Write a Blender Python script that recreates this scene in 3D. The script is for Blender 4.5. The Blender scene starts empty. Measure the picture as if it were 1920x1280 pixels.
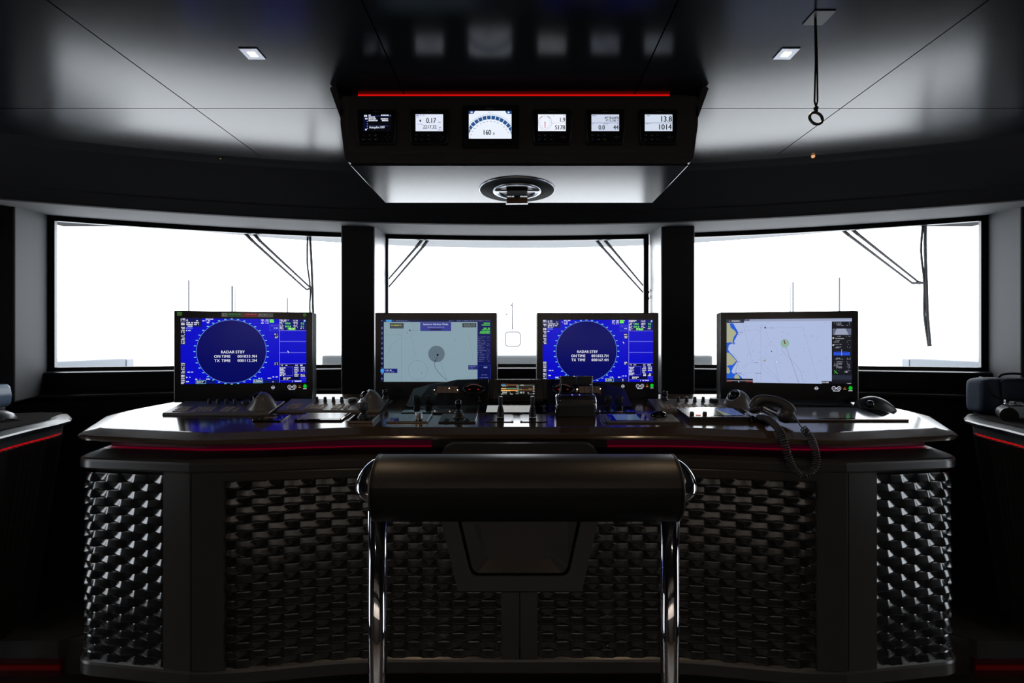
import bpy, bmesh, math, random
from mathutils import Vector, Matrix, Euler
PI = math.pi
rnd = random.Random(7)
SC = bpy.context.scene
COL = SC.collection
CZ, F, VX, VY = 1.52, 890.0, 971.0, 645.6      # camera height, focal length (px), vanishing point

def P(px, py, Y):
    return Vector(((px - VX) * Y / F, Y, CZ - (py - VY) * Y / F))
def X(px, Y):
    return (px - VX) * Y / F
SL = 0.13                                       # worktop slope
def desk_z(Y):
    return 1.15 + SL * (Y - 1.95)
def D(px, py):                                  # point of the worktop surface
    Y = 890 * 0.6235 / ((py - VY) + 115.7)
    return Vector((X(px, Y), Y, desk_z(Y)))
TILT = math.atan(SL)

# ------------------------------------------------------------------ materials
def lin(c):
    return c / 12.92 if c <= 0.04045 else ((c + 0.055) / 1.055) ** 2.4
def srgb(r, g, b):
    return (lin(r / 255), lin(g / 255), lin(b / 255))
MATS = {}
def mat(name, col, rough=0.4, metal=0.0, spec=0.5, bump=None, aniso=0, var=None, coat=0):
    if name in MATS: return MATS[name]
    m = bpy.data.materials.new(name); m.use_nodes = True
    nt = m.node_tree; b = nt.nodes['Principled BSDF']
    b.inputs['Base Color'].default_value = (*col, 1)
    b.inputs['Roughness'].default_value = rough
    b.inputs['Metallic'].default_value = metal
    b.inputs['Specular IOR Level'].default_value = spec
    if coat: b.inputs['Coat Weight'].default_value = coat
    tc = nt.nodes.new('ShaderNodeTexCoord')
    if bump:
        sc, st = bump
        n = nt.nodes.new('ShaderNodeTexNoise'); n.inputs['Scale'].default_value = sc
        n.inputs['Detail'].default_value = 4
        nt.links.new(tc.outputs['Object'], n.inputs['Vector'])
        bp = nt.nodes.new('ShaderNodeBump'); bp.inputs['Strength'].default_value = st
        bp.inputs['Distance'].default_value = 0.002
        nt.links.new(n.outputs['Fac'], bp.inputs['Height'])
        nt.links.new(bp.outputs['Normal'], b.inputs['Normal'])
    if var:
        n = nt.nodes.new('ShaderNodeTexNoise'); n.inputs['Scale'].default_value = var[0]
        nt.links.new(tc.outputs['Object'], n.inputs['Vector'])
        mr = nt.nodes.new('ShaderNodeMapRange')
        mr.inputs['To Min'].default_value = max(0, rough - var[1]); mr.inputs['To Max'].default_value = rough + var[1]
        nt.links.new(n.outputs['Fac'], mr.inputs['Value'])
        nt.links.new(mr.outputs['Result'], b.inputs['Roughness'])
    MATS[name] = m
    return m
def emat(col, strength=1.0, spec=0.18, rough=0.15, name=None):
    key = name or 'glow_%d_%d_%d_%d' % (*[int(c * 1000) for c in col], int(strength * 100))
    if key in MATS: return MATS[key]
    m = bpy.data.materials.new(key); m.use_nodes = True
    b = m.node_tree.nodes['Principled BSDF']
    b.inputs['Base Color'].default_value = (0.004, 0.004, 0.005, 1)
    b.inputs['Roughness'].default_value = rough
    b.inputs['Specular IOR Level'].default_value = spec
    b.inputs['Emission Color'].default_value = (*col, 1)
    b.inputs['Emission Strength'].default_value = strength
    MATS[key] = m
    return m

M = dict(
    ceiling=mat('satin_black_ceiling', (0.012, 0.014, 0.018), 0.17, spec=0.36, bump=(900, 0.02)),
    gap=mat('seam_black', (0.002, 0.002, 0.002), 0.8, spec=0.1),
    leather=mat('fascia_leather', (0.013, 0.013, 0.015), 0.60, spec=0.2, bump=(600, 0.25)),
    reveal=mat('grey_soffit_fabric', (0.013, 0.014, 0.016), 0.75, spec=0.25, bump=(500, 0.3)),
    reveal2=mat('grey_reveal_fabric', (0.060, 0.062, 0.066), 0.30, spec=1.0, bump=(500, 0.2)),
    frame=mat('window_frame_black', (0.004, 0.004, 0.005), 0.4, spec=0.4),
    sill=mat('sill_satin', (0.010, 0.010, 0.011), 0.35, spec=0.5),
    desk=mat('worktop_dark_lacquer', (0.046, 0.030, 0.020), 0.13, spec=0.5, var=(6, 0.015)),
    body=mat('console_dark_lacquer', (0.027, 0.024, 0.022), 0.28, spec=0.5),
    weave=mat('woven_black_leather', (0.008, 0.0077, 0.008), 0.17, spec=0.6, bump=(400, 0.05)),
    black=mat('black_plastic', (0.028, 0.028, 0.030), 0.42, spec=0.4),
    gloss=mat('gloss_black', (0.004, 0.004, 0.005), 0.08, spec=0.5),
    bezel=mat('monitor_bezel', (0.007, 0.007, 0.009), 0.22, spec=0.45),
    casing=mat('monitor_casing', (0.020, 0.020, 0.022), 0.45, spec=0.4),
    rubber=mat('rubber_boot', (0.008, 0.008, 0.008), 0.38, spec=0.5),
    steel=mat('brushed_steel', (0.55, 0.55, 0.56), 0.28, 1.0, var=(60, 0.06)),
    bronze=mat('anodised_bronze', (0.30, 0.24, 0.19), 0.33, 1.0),
    chrome=mat('chrome', (0.75, 0.75, 0.77), 0.04, 1.0, var=(20, 0.01)),
    grey=mat('grey_keyboard_case', (0.11, 0.102, 0.095), 0.34, spec=0.5, bump=(800, 0.08)),
    key=mat('taupe_keys', (0.34, 0.28, 0.22), 0.45, spec=0.5),
    hide=mat('black_hide', (0.022, 0.020, 0.019), 0.42, spec=0.5, bump=(350, 0.3)),
    comb=mat('grey_panel_edge', (0.14, 0.14, 0.145), 0.5),
    floor=mat('dark_wood_floor', (0.018, 0.012, 0.008), 0.40, spec=0.5, bump=(30, 0.2)),
    wall=mat('dark_wall', (0.012, 0.012, 0.013), 0.6, spec=0.3, bump=(200, 0.1)),
    bounce=mat('pale_bounce_wall', (0.34, 0.30, 0.265), 0.45, spec=0.4, bump=(40, 0.1)),
    mat_=mat('grey_woven_mat', (0.024, 0.022, 0.021), 1.0, spec=0.03, bump=(900, 1.0)),
    navy=mat('navy_canvas', (0.018, 0.027, 0.050), 0.75, spec=0.3, bump=(700, 0.5)),
    strap=mat('webbing', (0.006, 0.006, 0.007), 0.7, spec=0.3, bump=(900, 0.5)),
    wiper=mat('wiper_black', (0.016, 0.016, 0.018), 0.5, spec=0.4),
    wiperarm=mat('wiper_arm_grey', (0.07, 0.068, 0.078), 0.5, spec=0.4),
    extgrey=mat('pale_grey_paint', (0.085, 0.095, 0.107), 0.5, spec=0.2),
    extpale=mat('pale_canopy_paint', (0.15, 0.158, 0.166), 0.6, spec=0.2),
    extwhite=mat('white_gelcoat', (0.85, 0.85, 0.85), 0.4, spec=0.4),
    post=mat('grey_mast', (0.045, 0.045, 0.05), 0.5, spec=0.3),
    glasscase=mat('blue_grey_shell', (0.11, 0.16, 0.24), 0.30, spec=0.5),
    wood=mat('brown_instrument_brass', (0.16, 0.07, 0.03), 0.4, spec=0.5, bump=(60, 0.4)),
    alu=mat('satin_aluminium', (0.42, 0.44, 0.47), 0.35, 1.0),
    print_=mat('white_print', (0.5, 0.5, 0.52), 0.6),
    dimprint=mat('grey_print', (0.26, 0.26, 0.27), 0.6),
    gold=mat('gold_print', (0.45, 0.30, 0.15), 0.4, spec=0.5),
    paper=mat('pale_chart_card', (0.22, 0.19, 0.15), 0.3, spec=0.5, bump=(80, 0.3)),
    panelglass=mat('dark_panel_glass', (0.006, 0.007, 0.010), 0.06, spec=0.6),
    plate=mat('satin_plate', (0.05, 0.05, 0.052), 0.20, 0.6),
    screw=mat('screw_black', (0.01, 0.01, 0.01), 0.4),
    lcd=mat('grey_lcd_glass', (0.16, 0.17, 0.17), 0.12, spec=0.5),
)
LED = emat((0.075, 0.0, 0.006), 1.0, name='red_led_line')
BANDGLOW = emat((0.014, 0.0, 0.003), 1.0, name='red_band_glow', rough=0.4)  # LED wash on the recess wall, painted as dim emission
LEDHOT = emat((0.60, 0.004, 0.003), 1.0, name='red_led_hot')

def glass_mat():
    m = bpy.data.materials.new('window_glass'); m.use_nodes = True
    nt = m.node_tree; nt.nodes.clear()
    out = nt.nodes.new('ShaderNodeOutputMaterial'); mx = nt.nodes.new('ShaderNodeMixShader')
    tr = nt.nodes.new('ShaderNodeBsdfTransparent'); gl = nt.nodes.new('ShaderNodeBsdfGlossy')
    fr = nt.nodes.new('ShaderNodeFresnel'); fr.inputs['IOR'].default_value = 1.45
    tr.inputs['Color'].default_value = (0.96, 0.97, 0.98, 1); gl.inputs['Roughness'].default_value = 0.0
    nt.links.new(fr.outputs[0], mx.inputs[0]); nt.links.new(tr.outputs[0], mx.inputs[1])
    nt.links.new(gl.outputs[0], mx.inputs[2]); nt.links.new(mx.outputs[0], out.inputs[0])
    return m
M['glass'] = glass_mat()

# ------------------------------------------------------------------ mesh builder
class MB:
    def __init__(s):
        s.v = []; s.f = []; s.mi = []; s.sm = []; s.mats = []
    def _m(s, m):
        if m is None: return 0
        if m not in s.mats: s.mats.append(m)
        return s.mats.index(m)
    def add(s, verts, faces, m=None, smooth=False, T=None):
        o = len(s.v); k = s._m(m)
        for p in verts:
            p = Vector(p)
            s.v.append(T @ p if T else p)
        for f in faces:
            s.f.append([o + i for i in f]); s.mi.append(k); s.sm.append(smooth)
        return s
    def box(s, x0, x1, y0, y1, z0, z1, bev=0.0, m=None, T=None, seg=2):
        bm = bmesh.new(); bmesh.ops.create_cube(bm, size=1)
        for v in bm.verts:
            v.co = Vector((x0 + (v.co.x + .5) * (x1 - x0), y0 + (v.co.y + .5) * (y1 - y0), z0 + (v.co.z + .5) * (z1 - z0)))
        if bev: bmesh.ops.bevel(bm, geom=bm.edges[:], offset=bev, segments=seg, affect='EDGES', profile=0.5)
        return s.bm(bm, m, T, smooth=False)
    def bm(s, bm, m=None, T=None, smooth=False):
        bm.verts.ensure_lookup_table()
        for i, v in enumerate(bm.verts): v.index = i
        s.add([v.co.copy() for v in bm.verts], [[v.index for v in f.verts] for f in bm.faces], m, smooth, T)
        bm.free(); return s
    def lathe(s, prof, n=24, T=None, m=None, smooth=True, cap=True):
        vs = []; fs = []
        for r, z in prof:
            for i in range(n):
                a = 2 * PI * i / n; vs.append((r * math.cos(a), r * math.sin(a), z))
        for k in range(len(prof) - 1):
            for i in range(n):
                j = (i + 1) % n
                fs.append((k * n + i, k * n + j, (k + 1) * n + j, (k + 1) * n + i))
        s.add(vs, fs, m, smooth, T)
        if cap:
            c = []
            if prof[0][0] > 1e-5: c.append(list(range(n))[::-1])
            if prof[-1][0] > 1e-5: c.append([(len(prof) - 1) * n + i for i in range(n)])
            o = len(s.v) - len(vs); k = s._m(m)
            for f in c: s.f.append([o + i for i in f]); s.mi.append(k); s.sm.append(False)
        return s
    def cyl(s, p0, p1, r0, r1=None, n=16, m=None, smooth=True):
        p0 = Vector(p0); p1 = Vector(p1); d = p1 - p0
        q = Vector((0, 0, 1)).rotation_difference(d.normalized()).to_matrix().to_4x4()
        return s.lathe([(r0, 0), (r0 if r1 is None else r1, d.length)], n, Matrix.Translation(p0) @ q, m, smooth)
    def tube(s, pts, r, n=10, m=None, closed=False, smooth=True):
        pts = [Vector(p) for p in pts]; N = len(pts)
        rr = r if isinstance(r, (list, tuple)) else [r] * N
        vs = []; fs = []; up = None
        for i, p in enumerate(pts):
            if closed: t = pts[(i + 1) % N] - pts[i - 1]
            else: t = pts[min(i + 1, N - 1)] - pts[max(i - 1, 0)]
            t.normalize()
            if up is None:
                up = t.cross(Vector((0, 0, 1)))
                if up.length < .1: up = t.cross(Vector((0, 1, 0)))
                up.normalize()
            else:
                up = (up - t * up.dot(t)).normalized()
            w = t.cross(up)
            for k in range(n):
                a = 2 * PI * k / n
                vs.append(p + (up * math.cos(a) + w * math.sin(a)) * rr[i])
        for i in range(N if closed else N - 1):
            for k in range(n):
                k2 = (k + 1) % n; j = (i + 1) % N
                fs.append((i * n + k, i * n + k2, j * n + k2, j * n + k))
        s.add(vs, fs, m, smooth)
        if not closed:
            o = len(s.v) - len(vs)
            for f in (list(range(n))[::-1], [(N - 1) * n + k for k in range(n)]):
                s.f.append([o + i for i in f]); s.mi.append(s._m(m)); s.sm.append(False)
        return s
    def prism(s, poly, axis, a, b, m=None, T=None, bev=0, seg=2):
        """poly in 2D extruded along axis: 'z' -> (x,y), 'y' -> (x,z), 'x' -> (y,z)"""
        def mk(p, t):
            return {'z': (p[0], p[1], t), 'y': (p[0], t, p[1]), 'x': (t, p[0], p[1])}[axis]
        bm = bmesh.new()
        A = [bm.verts.new(mk(p, a)) for p in poly]; B = [bm.verts.new(mk(p, b)) for p in poly]
        n = len(poly)
        bm.faces.new(A); bm.faces.new(B[::-1])
        for i in range(n): bm.faces.new((A[i], B[i], B[(i + 1) % n], A[(i + 1) % n]))
        bmesh.ops.recalc_face_normals(bm, faces=bm.faces[:])
        if bev: bmesh.ops.bevel(bm, geom=bm.edges[:], offset=bev, segments=seg, affect='EDGES', profile=0.5)
        return s.bm(bm, m, T)
    def sphere(s, c, r, m=None, n=20, sc=(1, 1, 1)):
        prof = [(max(1e-6, math.sin(PI * i / 12)) * 1.0, -math.cos(PI * i / 12)) for i in range(13)]
        T = Matrix.Translation(Vector(c)) @ Matrix.Diagonal((r * sc[0], r * sc[1], r * sc[2], 1))
        return s.lathe(prof, n, T, m, True, False)
    def grid(s, rows, m=None, smooth=True, closed=False):
        nr = len(rows); nc = len(rows[0])
        vs = [p for r in rows for p in r]; fs = []
        for i in range(nr - 1):
            for j in range(nc if closed else nc - 1):
                k = (j + 1) % nc
                fs.append((i * nc + j, i * nc + k, (i + 1) * nc + k, (i + 1) * nc + j))
        return s.add(vs, fs, m, smooth)
    def build(s, name, m=None, parent=None, kind=None, fix=True):
        me = bpy.data.meshes.new(name)
        me.from_pydata([tuple(v) for v in s.v], [], s.f)
        mats = s.mats or [m]
        for q in mats: me.materials.append(q)
        me.polygons.foreach_set('material_index', s.mi)
        me.polygons.foreach_set('use_smooth', s.sm)
        if fix:
            bm = bmesh.new(); bm.from_mesh(me)
            bmesh.ops.remove_doubles(bm, verts=bm.verts[:], dist=1e-6)
            bmesh.ops.recalc_face_normals(bm, faces=bm.faces[:])
            bm.to_mesh(me); bm.free()
        me.update()
        o = bpy.data.objects.new(name, me); COL.objects.link(o)
        if parent: o.parent = parent
        if kind: o['kind'] = kind
        return o

def tag(o, label, cat, group=None, kind=None):
    o['label'] = label; o['category'] = cat
    if group: o['group'] = group
    if kind: o['kind'] = kind
    return o
def thing(name, label, cat, loc=(0, 0, 0), rot=(0, 0, 0), group=None):
    o = bpy.data.objects.new(name, None); COL.objects.link(o)
    o.empty_display_size = 0.05
    o.location = loc; o.rotation_euler = rot
    return tag(o, label, cat, group)
def copy_thing(o, parent=None):
    c = o.copy(); COL.objects.link(c)
    if parent: c.parent = parent
    for ch in [k for k in bpy.data.objects if k.parent == o]:
        copy_thing(ch, c)
    return c

# ------------------------------------------------------------------ lettering
TXT = {}
def glyphs(t, spacing=1.0):
    if (t, spacing) in TXT: return TXT[(t, spacing)]
    cu = bpy.data.curves.new('lettering_curve', 'FONT'); cu.body = t; cu.size = 1.0; cu.space_character = spacing
    cu.resolution_u = 3
    ob = bpy.data.objects.new('lettering_curve', cu); COL.objects.link(ob)
    me = ob.to_mesh()
    vs = [v.co.copy() for v in me.vertices]; fs = [list(p.vertices) for p in me.polygons]
    ob.to_mesh_clear(); bpy.data.objects.remove(ob); bpy.data.curves.remove(cu)
    if not vs: vs = [Vector((0, 0, 0))]; fs = []
    x0 = min(v.x for v in vs); x1 = max(v.x for v in vs)
    TXT[(t, spacing)] = (vs, fs, x0, x1)
    return TXT[(t, spacing)]

class Screen:
    """flat panel pattern: coordinates (u right, v down) in given units on a w x h panel facing -Y at y = y0"""
    def __init__(s, w, h, uw, vh, y0=0.0, zc=0.0, xc=0.0):
        s.mb = MB(); s.w = w; s.h = h; s.uw = uw; s.vh = vh; s.y0 = y0; s.zc = zc; s.xc = xc
    def p(s, u, v, L):
        return Vector((s.xc + (u / s.uw - .5) * s.w, s.y0 - L * 0.00035, s.zc + (.5 - v / s.vh) * s.h))
    def poly(s, pts, c, L=1, st=1.0):
        m = c if not isinstance(c, tuple) else emat(srgb(*c), st)
        s.mb.add([s.p(u, v, L) for u, v in pts], [list(range(len(pts)))], m)
    def rect(s, u0, v0, u1, v1, c, L=1, st=1.0):
        s.poly([(u0, v0), (u0, v1), (u1, v1), (u1, v0)], c, L, st)
    def frame(s, u0, v0, u1, v1, t, c, L=1):
        s.rect(u0, v0, u1, v0 + t, c, L); s.rect(u0, v1 - t, u1, v1, c, L)
        s.rect(u0, v0 + t, u0 + t, v1 - t, c, L); s.rect(u1 - t, v0 + t, u1, v1 - t, c, L)
    def line(s, pts, t, c, L=2):
        for (a, b), (e, d) in zip(pts[:-1], pts[1:]):
            dx, dy = e - a, d - b; l = math.hypot(dx, dy) or 1
            nx, ny = -dy / l * t / 2, dx / l * t / 2
            s.poly([(a + nx, b + ny), (e + nx, d + ny), (e - nx, d - ny), (a - nx, b - ny)], c, L)
    def circle(s, u, v, r, c, L=1, n=64, rv=None, st=1.0):
        rv = rv or r
        s.poly([(u + r * math.cos(2 * PI * i / n), v - rv * math.sin(2 * PI * i / n)) for i in range(n)], c, L, st)
    def ring(s, u, v, r, t, c, L=2, n=64, a0=0, a1=2 * PI, rv=None):
        k = (rv / r) if rv else 1
        pts = [(u + r * math.cos(a0 + (a1 - a0) * i / n), v - k * r * math.sin(a0 + (a1 - a0) * i / n)) for i in range(n + 1)]
        s.line(pts, t, c, L)
    def text(s, t, u, v, hgt, c, L=3, al='l', sx=1.0, sp=1.0, st=1.0):
        """v = vertical centre of capitals, hgt = capital height"""
        vs, fs, x0, x1 = glyphs(t, sp)
        k = hgt / 0.70; wd = (x1 - x0) * k * sx
        off = {'l': 0, 'c': -wd / 2, 'r': -wd}[al]
        m = c if not isinstance(c, tuple) else emat(srgb(*c), st)
        for b in (-.028, .028):                   # two passes give the bold stroke of the display lettering
            s.mb.add([s.p(u + off + b * hgt + (q.x - x0) * k * sx, v + hgt / 2 - q.y * k, L) for q in vs], fs, m)
    def scrib(s, u0, v, u1, hgt, c, L=3, den=0.75):
        """illegible micro-print as small dashes"""
        u = u0
        while u < u1:
            w = hgt * rnd.uniform(.45, .95)
            if rnd.random() < den:
                s.rect(u, v - hgt / 2, min(u + w, u1), v + hgt / 2, c, L)
            u += w + hgt * rnd.uniform(.15, .35)
    def build(s, name, parent, label=None):
        o = s.mb.build(name, None, parent, fix=False)
        if label: o['label'] = label
        return o

# ------------------------------------------------------------------ room shell
R, YG = 7.69, 3.5                               # window line
RC, YC = 6.75, 3.1                               # ceiling edge / fascia line
def arc(x, off):
    """point of the curved front bulkhead at lateral x (measured on the glass line), moved inwards by off"""
    a = math.asin(x / R)
    return Vector(((R - off) * math.sin(a), YG - R + (R - off) * math.cos(a), 0))
def arc_c(x, off):
    a = math.asin(x / RC)
    return Vector(((RC - off) * math.sin(a), YC - RC + (RC - off) * math.cos(a), 0))
def sweep_arc(prof, x0, x1, n=64, mb=None, smooth=False, m=None, arc=arc):
    mb = mb or MB()
    rows = []
    for o, z in prof:
        rows.append([arc(x0 + (x1 - x0) * i / n, o) + Vector((0, 0, z)) for i in range(n + 1)])
    for a, b in zip(rows[:-1], rows[1:]): mb.grid([a, b], m, smooth)
    return mb

HC = 2.39
# ceiling: panels with fine shadow gaps and a black backing
ce = MB()
xs = [-3.35, -2.04, -1.19, -0.395, 0.405, 1.19, 2.04, 3.35]
g = 0.0022
for i in range(7):
    a, b = xs[i] + g, xs[i + 1] - g
    n = 10
    if i == 3:
        segs = [(-2.6, 1.75 + g)]
    else:
        segs = [(-2.6, 1.75 - g)]
    for y0, y1 in segs:
        ce.add([(a, y0, HC), (b, y0, HC), (b, y1, HC), (a, y1, HC)], [(0, 1, 2, 3)], M['ceiling'])
    y0 = 1.75 + g
    def fy(x):                                   # ceiling edge at true x
        rr = RC - 0.735
        return YC - RC + math.sqrt(rr * rr - x * x)
    top = [(a + (b - a) * k / n, max(y0 + .001, fy(a + (b - a) * k / n)), HC) for k in range(n + 1)]
    bot = [(a + (b - a) * k / n, y0, HC) for k in range(n + 1)]
    ce.grid([bot, top], M['ceiling'], False)
ce.add([(-3.4, -2.7, HC + .012), (3.4, -2.7, HC + .012), (3.4, 3.55, HC + .012), (-3.4, 3.55, HC + .012)], [(0, 1, 2, 3)], M['gap'])
ce.build('ceiling', None, None, 'structure', fix=False)

fl = MB(); fl.box(-3.4, 3.4, -2.7, 3.6, -0.05, 0.0)
fl.build('floor', M['floor'], None, 'structure')
# raised platform behind the consoles, with a black nosing and a riser whose red LED wash is painted emission
pf = MB()
pf.box(-3.4, 3.4, 2.19, 3.6, 0.0, 0.16, m=M['floor'])
pf.build('floor_platform', None, None, 'structure')
for nm, s in (('left', -1), ('right', 1)):
    nb = MB()
    a, b = s * 2.10, s * 3.35
    nb.prism([(a, 2.17), (b, 2.17), (b, 2.26), (s * 2.00, 2.26)], 'z', 0.085, 0.166, M['body'])
    nb.prism([(s * 2.10, 2.178), (b, 2.178), (b, 2.188), (s * 2.10, 2.188)], 'z', 0.0, 0.085, emat((0.004, 0.0, 0.0), 1.0, name='red_riser_glow'))
    nb.prism([(s * 2.10, 2.172), (b, 2.172), (b, 2.178), (s * 2.10, 2.178)], 'z', 0.030, 0.050, emat((0.022, 0.0, 0.0), 1.0, name='red_riser_led'))
    nb.build('trim_' + nm, None, None, 'structure')

WY0, WY1, WZ0, WZ1 = 1.10, 1.80, 0.16, 2.16       # unseen glazed wing doors, added to light the woven end panels
for nm, sd, wn in (('left', -1, 'added_door_1'), ('right', 1, 'added_door_2')):
    x0, x1 = sorted((sd * 3.4, sd * 3.3))
    wl = MB()
    wl.box(x0, x1, -2.7, WY0, 0, HC + .02); wl.box(x0, x1, WY1, 2.95, 0, HC + .02)
    wl.box(x0, x1, WY0, WY1, 0, WZ0); wl.box(x0, x1, WY0, WY1, WZ1, HC + .02)
    wl.build('wall_' + nm, M['wall'], None, 'structure')
    wt_ = bpy.data.objects.new(wn, None); COL.objects.link(wt_); wt_['kind'] = 'structure'
    q = MB(); q.box(sd * 3.35 - .004, sd * 3.35 + .004, WY0 + .05, WY1 - .05, WZ0 + .06, WZ1 - .06); q.build('glass_pane', M['glass'], wt_)
    q = MB()
    for y0, y1, z0, z1 in ((WY0, WY1, WZ0, WZ0 + .07), (WY0, WY1, WZ1 - .07, WZ1), (WY0, WY0 + .06, WZ0, WZ1), (WY1 - .06, WY1, WZ0, WZ1)):
        q.box(sd * 3.35 - .03, sd * 3.35 + .03, y0, y1, z0, z1)
    q.build('added_door_frame', M['frame'], wt_)
wl = MB(); wl.box(-3.4, 3.4, -2.7, -2.6, 0, HC + .02); wl.build('wall_back', M['bounce'], None, 'structure')  # unseen wall, made pale to bounce fill light forward
wl = MB(); wl.box(-3.3, 3.3, -2.6, -2.57, 0.0, 1.38, .004); wl.build('trim_added_panel', mat('dark_added_panel', (0.020, 0.015, 0.012), 0.5, spec=0.3), None, 'structure')  # unseen dark panel, added to keep the weave's reflections dark

# front bulkhead: fascia, soffit, sill, ledge, lower wall, pillars
wf = MB()
GB, GT = 1.378, 2.283
sweep_arc([(0.775, HC + .01), (0.735, HC - .012), (0.715, HC - .022), (0.515, 2.243), (0.510, 2.238), (0.455, 2.200), (0.445, 2.192), (0.43, 2.189)], -3.3, 3.3, 96, wf, False, M['leather'], arc_c)
fe = [arc_c(-3.3 + 6.6 * i / 96, .43) + Vector((0, 0, 2.189)) for i in range(97)]
wn_ = [arc(-3.42 + 6.84 * i / 96, 0) + Vector((0, 0, GT + .034)) for i in range(97)]
wf.grid([fe, wn_], M['reveal'], False)
sweep_arc([(0.0, GT + .034), (-0.05, GT + .05), (-0.05, 2.75), (.9, 2.75)], -3.42, 3.42, 96, wf, False, M['reveal'])
sweep_arc([(-0.06, GB - .01), (0.0, GB - .022), (0.085, GB - .026), (0.095, GB - .030), (0.10, GB - .038)], -3.42, 3.42, 96, wf, True, M['sill'])
sweep_arc([(0.10, GB - .038), (0.10, 1.236)], -3.42, 3.42, 96, wf, False, M['leather'])
sweep_arc([(0.10, 1.236), (0.115, 1.226), (0.165, 1.220), (0.177, 1.214), (0.18, 1.205), (0.175, 1.19)], -3.42, 3.42, 96, wf, True, M['sill'])
sweep_arc([(0.175, 1.19), (0.13, 1.175), (0.13, 0.15), (-0.05, 0.15), (-.06, GB - .01)], -3.42, 3.42, 96, wf, False, M['leather'])
wf.build('wall_front', None, None, 'structure', fix=False)

def pillar(name, poly, z0, z1, sideface, rm='reveal2'):
    mb = MB()
    mb.prism(poly, 'z', z0, z1, bev=0.012, seg=3)
    o = mb.build(name, M['leather'], None, 'structure')
    o.data.materials.append(M[rm])
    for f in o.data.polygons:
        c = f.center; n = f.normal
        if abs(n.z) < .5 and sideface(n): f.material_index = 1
    return o
for nm, s in (('left', -1), ('right', 1)):
    p0, p1 = arc(s * 0.955, -.02), arc(s * 1.21, -.02)
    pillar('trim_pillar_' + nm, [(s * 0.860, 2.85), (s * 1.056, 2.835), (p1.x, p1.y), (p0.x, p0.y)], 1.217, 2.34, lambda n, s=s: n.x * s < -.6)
    a = arc(s * 2.90, -.02); bx, by = s * 2.655, 2.505
    pillar('trim_corner_' + nm, [(a.x, a.y), (bx, by), (s * 3.35, by - .20), (s * 3.35, a.y)], 1.212, 2.40, lambda n, s=s: n.x * s < -.6, 'reveal')

def window(name, x0, x1):
    t = bpy.data.objects.new(name, None); COL.objects.link(t); t['kind'] = 'structure'
    gm = MB(); gm.grid([[arc(x0 + (x1 - x0) * i / 24, 0.0) + Vector((0, 0, z)) for i in range(25)] for z in (GB - .01, GT + .01)], M['glass'], True)
    gm.build('glass_pane', None, t, fix=False)
    fm = MB()
    sweep_arc([(.02, GB - .024), (.02, GB), (-.01, GB), (-.01, GB - .024)], x0 - .02, x1 + .02, 24, fm)
    sweep_arc([(.02, GT), (.02, GT + .045), (-.01, GT + .045), (-.01, GT), (.02, GT)], x0 - .02, x1 + .02, 24, fm)
    for xa, xb in ((x0 - .035, x0), (x1, x1 + .035)):
        q = [arc(xa, .02), arc(xb, .02), arc(xb, -.01), arc(xa, -.01)]
        fm.prism([(p.x, p.y) for p in q], 'z', GB - .024, GT + .04)
    fm.build('window_frame', M['frame'], t)
    return t
window('window_1', -2.865, -1.21)
window('window_2', -0.938, 0.911)
window('window_3', 1.21, 2.865)

# ------------------------------------------------------------------ main console
def bez(a, c, b, n):
    return [((1 - t) ** 2 * a[0] + 2 * t * (1 - t) * c[0] + t * t * b[0], (1 - t) ** 2 * a[1] + 2 * t * (1 - t) * c[1] + t * t * b[1]) for t in [i / n for i in range(n + 1)]]
def front_half(flare):
    h = [(0.0, 1.98), (0.3, 1.98), (0.55, 1.98)]
    for i in range(1, 15):
        x = .55 + .77 * i / 14
        h.append((x, 1.98 - .075 * (.5 - .5 * math.cos(PI * i / 14))))
    for i in range(1, 8): h.append((1.32 + .45 * i / 8, 1.905 + .06 * i / 8))
    if flare:
        h += bez((1.77, 1.965), (1.86, 1.977), (1.885, 2.05), 22)
        h += bez((1.885, 2.05), (1.94, 2.18), (1.975, 2.26), 8)[1:]
        h += bez((1.975, 2.26), (1.99, 2.32), (1.93, 2.42), 12)[1:]
        h += [(1.86, 2.53), (1.76, 2.64), (1.64, 2.72)]
    else:
        h += bez((1.77, 1.965), (1.865, 1.978), (1.88, 2.08), 24)
        h += [(1.895, 2.22), (1.90, 2.36)] + bez((1.90, 2.36), (1.88, 2.55), (1.64, 2.66), 6)[1:]
    return h
def full_path(flare):
    h = front_half(flare)
    pts = [(-x, y) for x, y in h[::-1]] + h[1:]
    return [Vector((x, y, 0)) for x, y in pts]
def normals(path):
    ns = []
    for i, p in enumerate(path):
        t = path[min(i + 1, len(path) - 1)] - path[max(i - 1, 0)]
        t.normalize(); ns.append(Vector((t.y, -t.x, 0)))
    return ns
BODY = full_path(False); BN = normals(BODY)
DESK = full_path(True); DN = normals(DESK)
SLEN = [0.0]
for a, b in zip(BODY[:-1], BODY[1:]): SLEN.append(SLEN[-1] + (b - a).length)
def at_s(s, off):
    i = 0
    lo, hi = 0, len(SLEN) - 2
    while lo < hi:
        mid = (lo + hi + 1) // 2
        if SLEN[mid] <= s: lo = mid
        else: hi = mid - 1
    i = lo
    t = (s - SLEN[i]) / max(1e-9, SLEN[i + 1] - SLEN[i])
    p = BODY[i].lerp(BODY[i + 1], t); n = BN[i].lerp(BN[i + 1], t).normalized()
    return p + n * off
def s_of_x(x):
    for i in range(len(BODY) - 1):
        if BODY[i].y < 2.0 and BODY[i].x <= x <= BODY[i + 1].x:
            t = (x - BODY[i].x) / (BODY[i + 1].x - BODY[i].x)
            return SLEN[i] + t * (SLEN[i + 1] - SLEN[i])
    raise ValueError(x)
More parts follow.
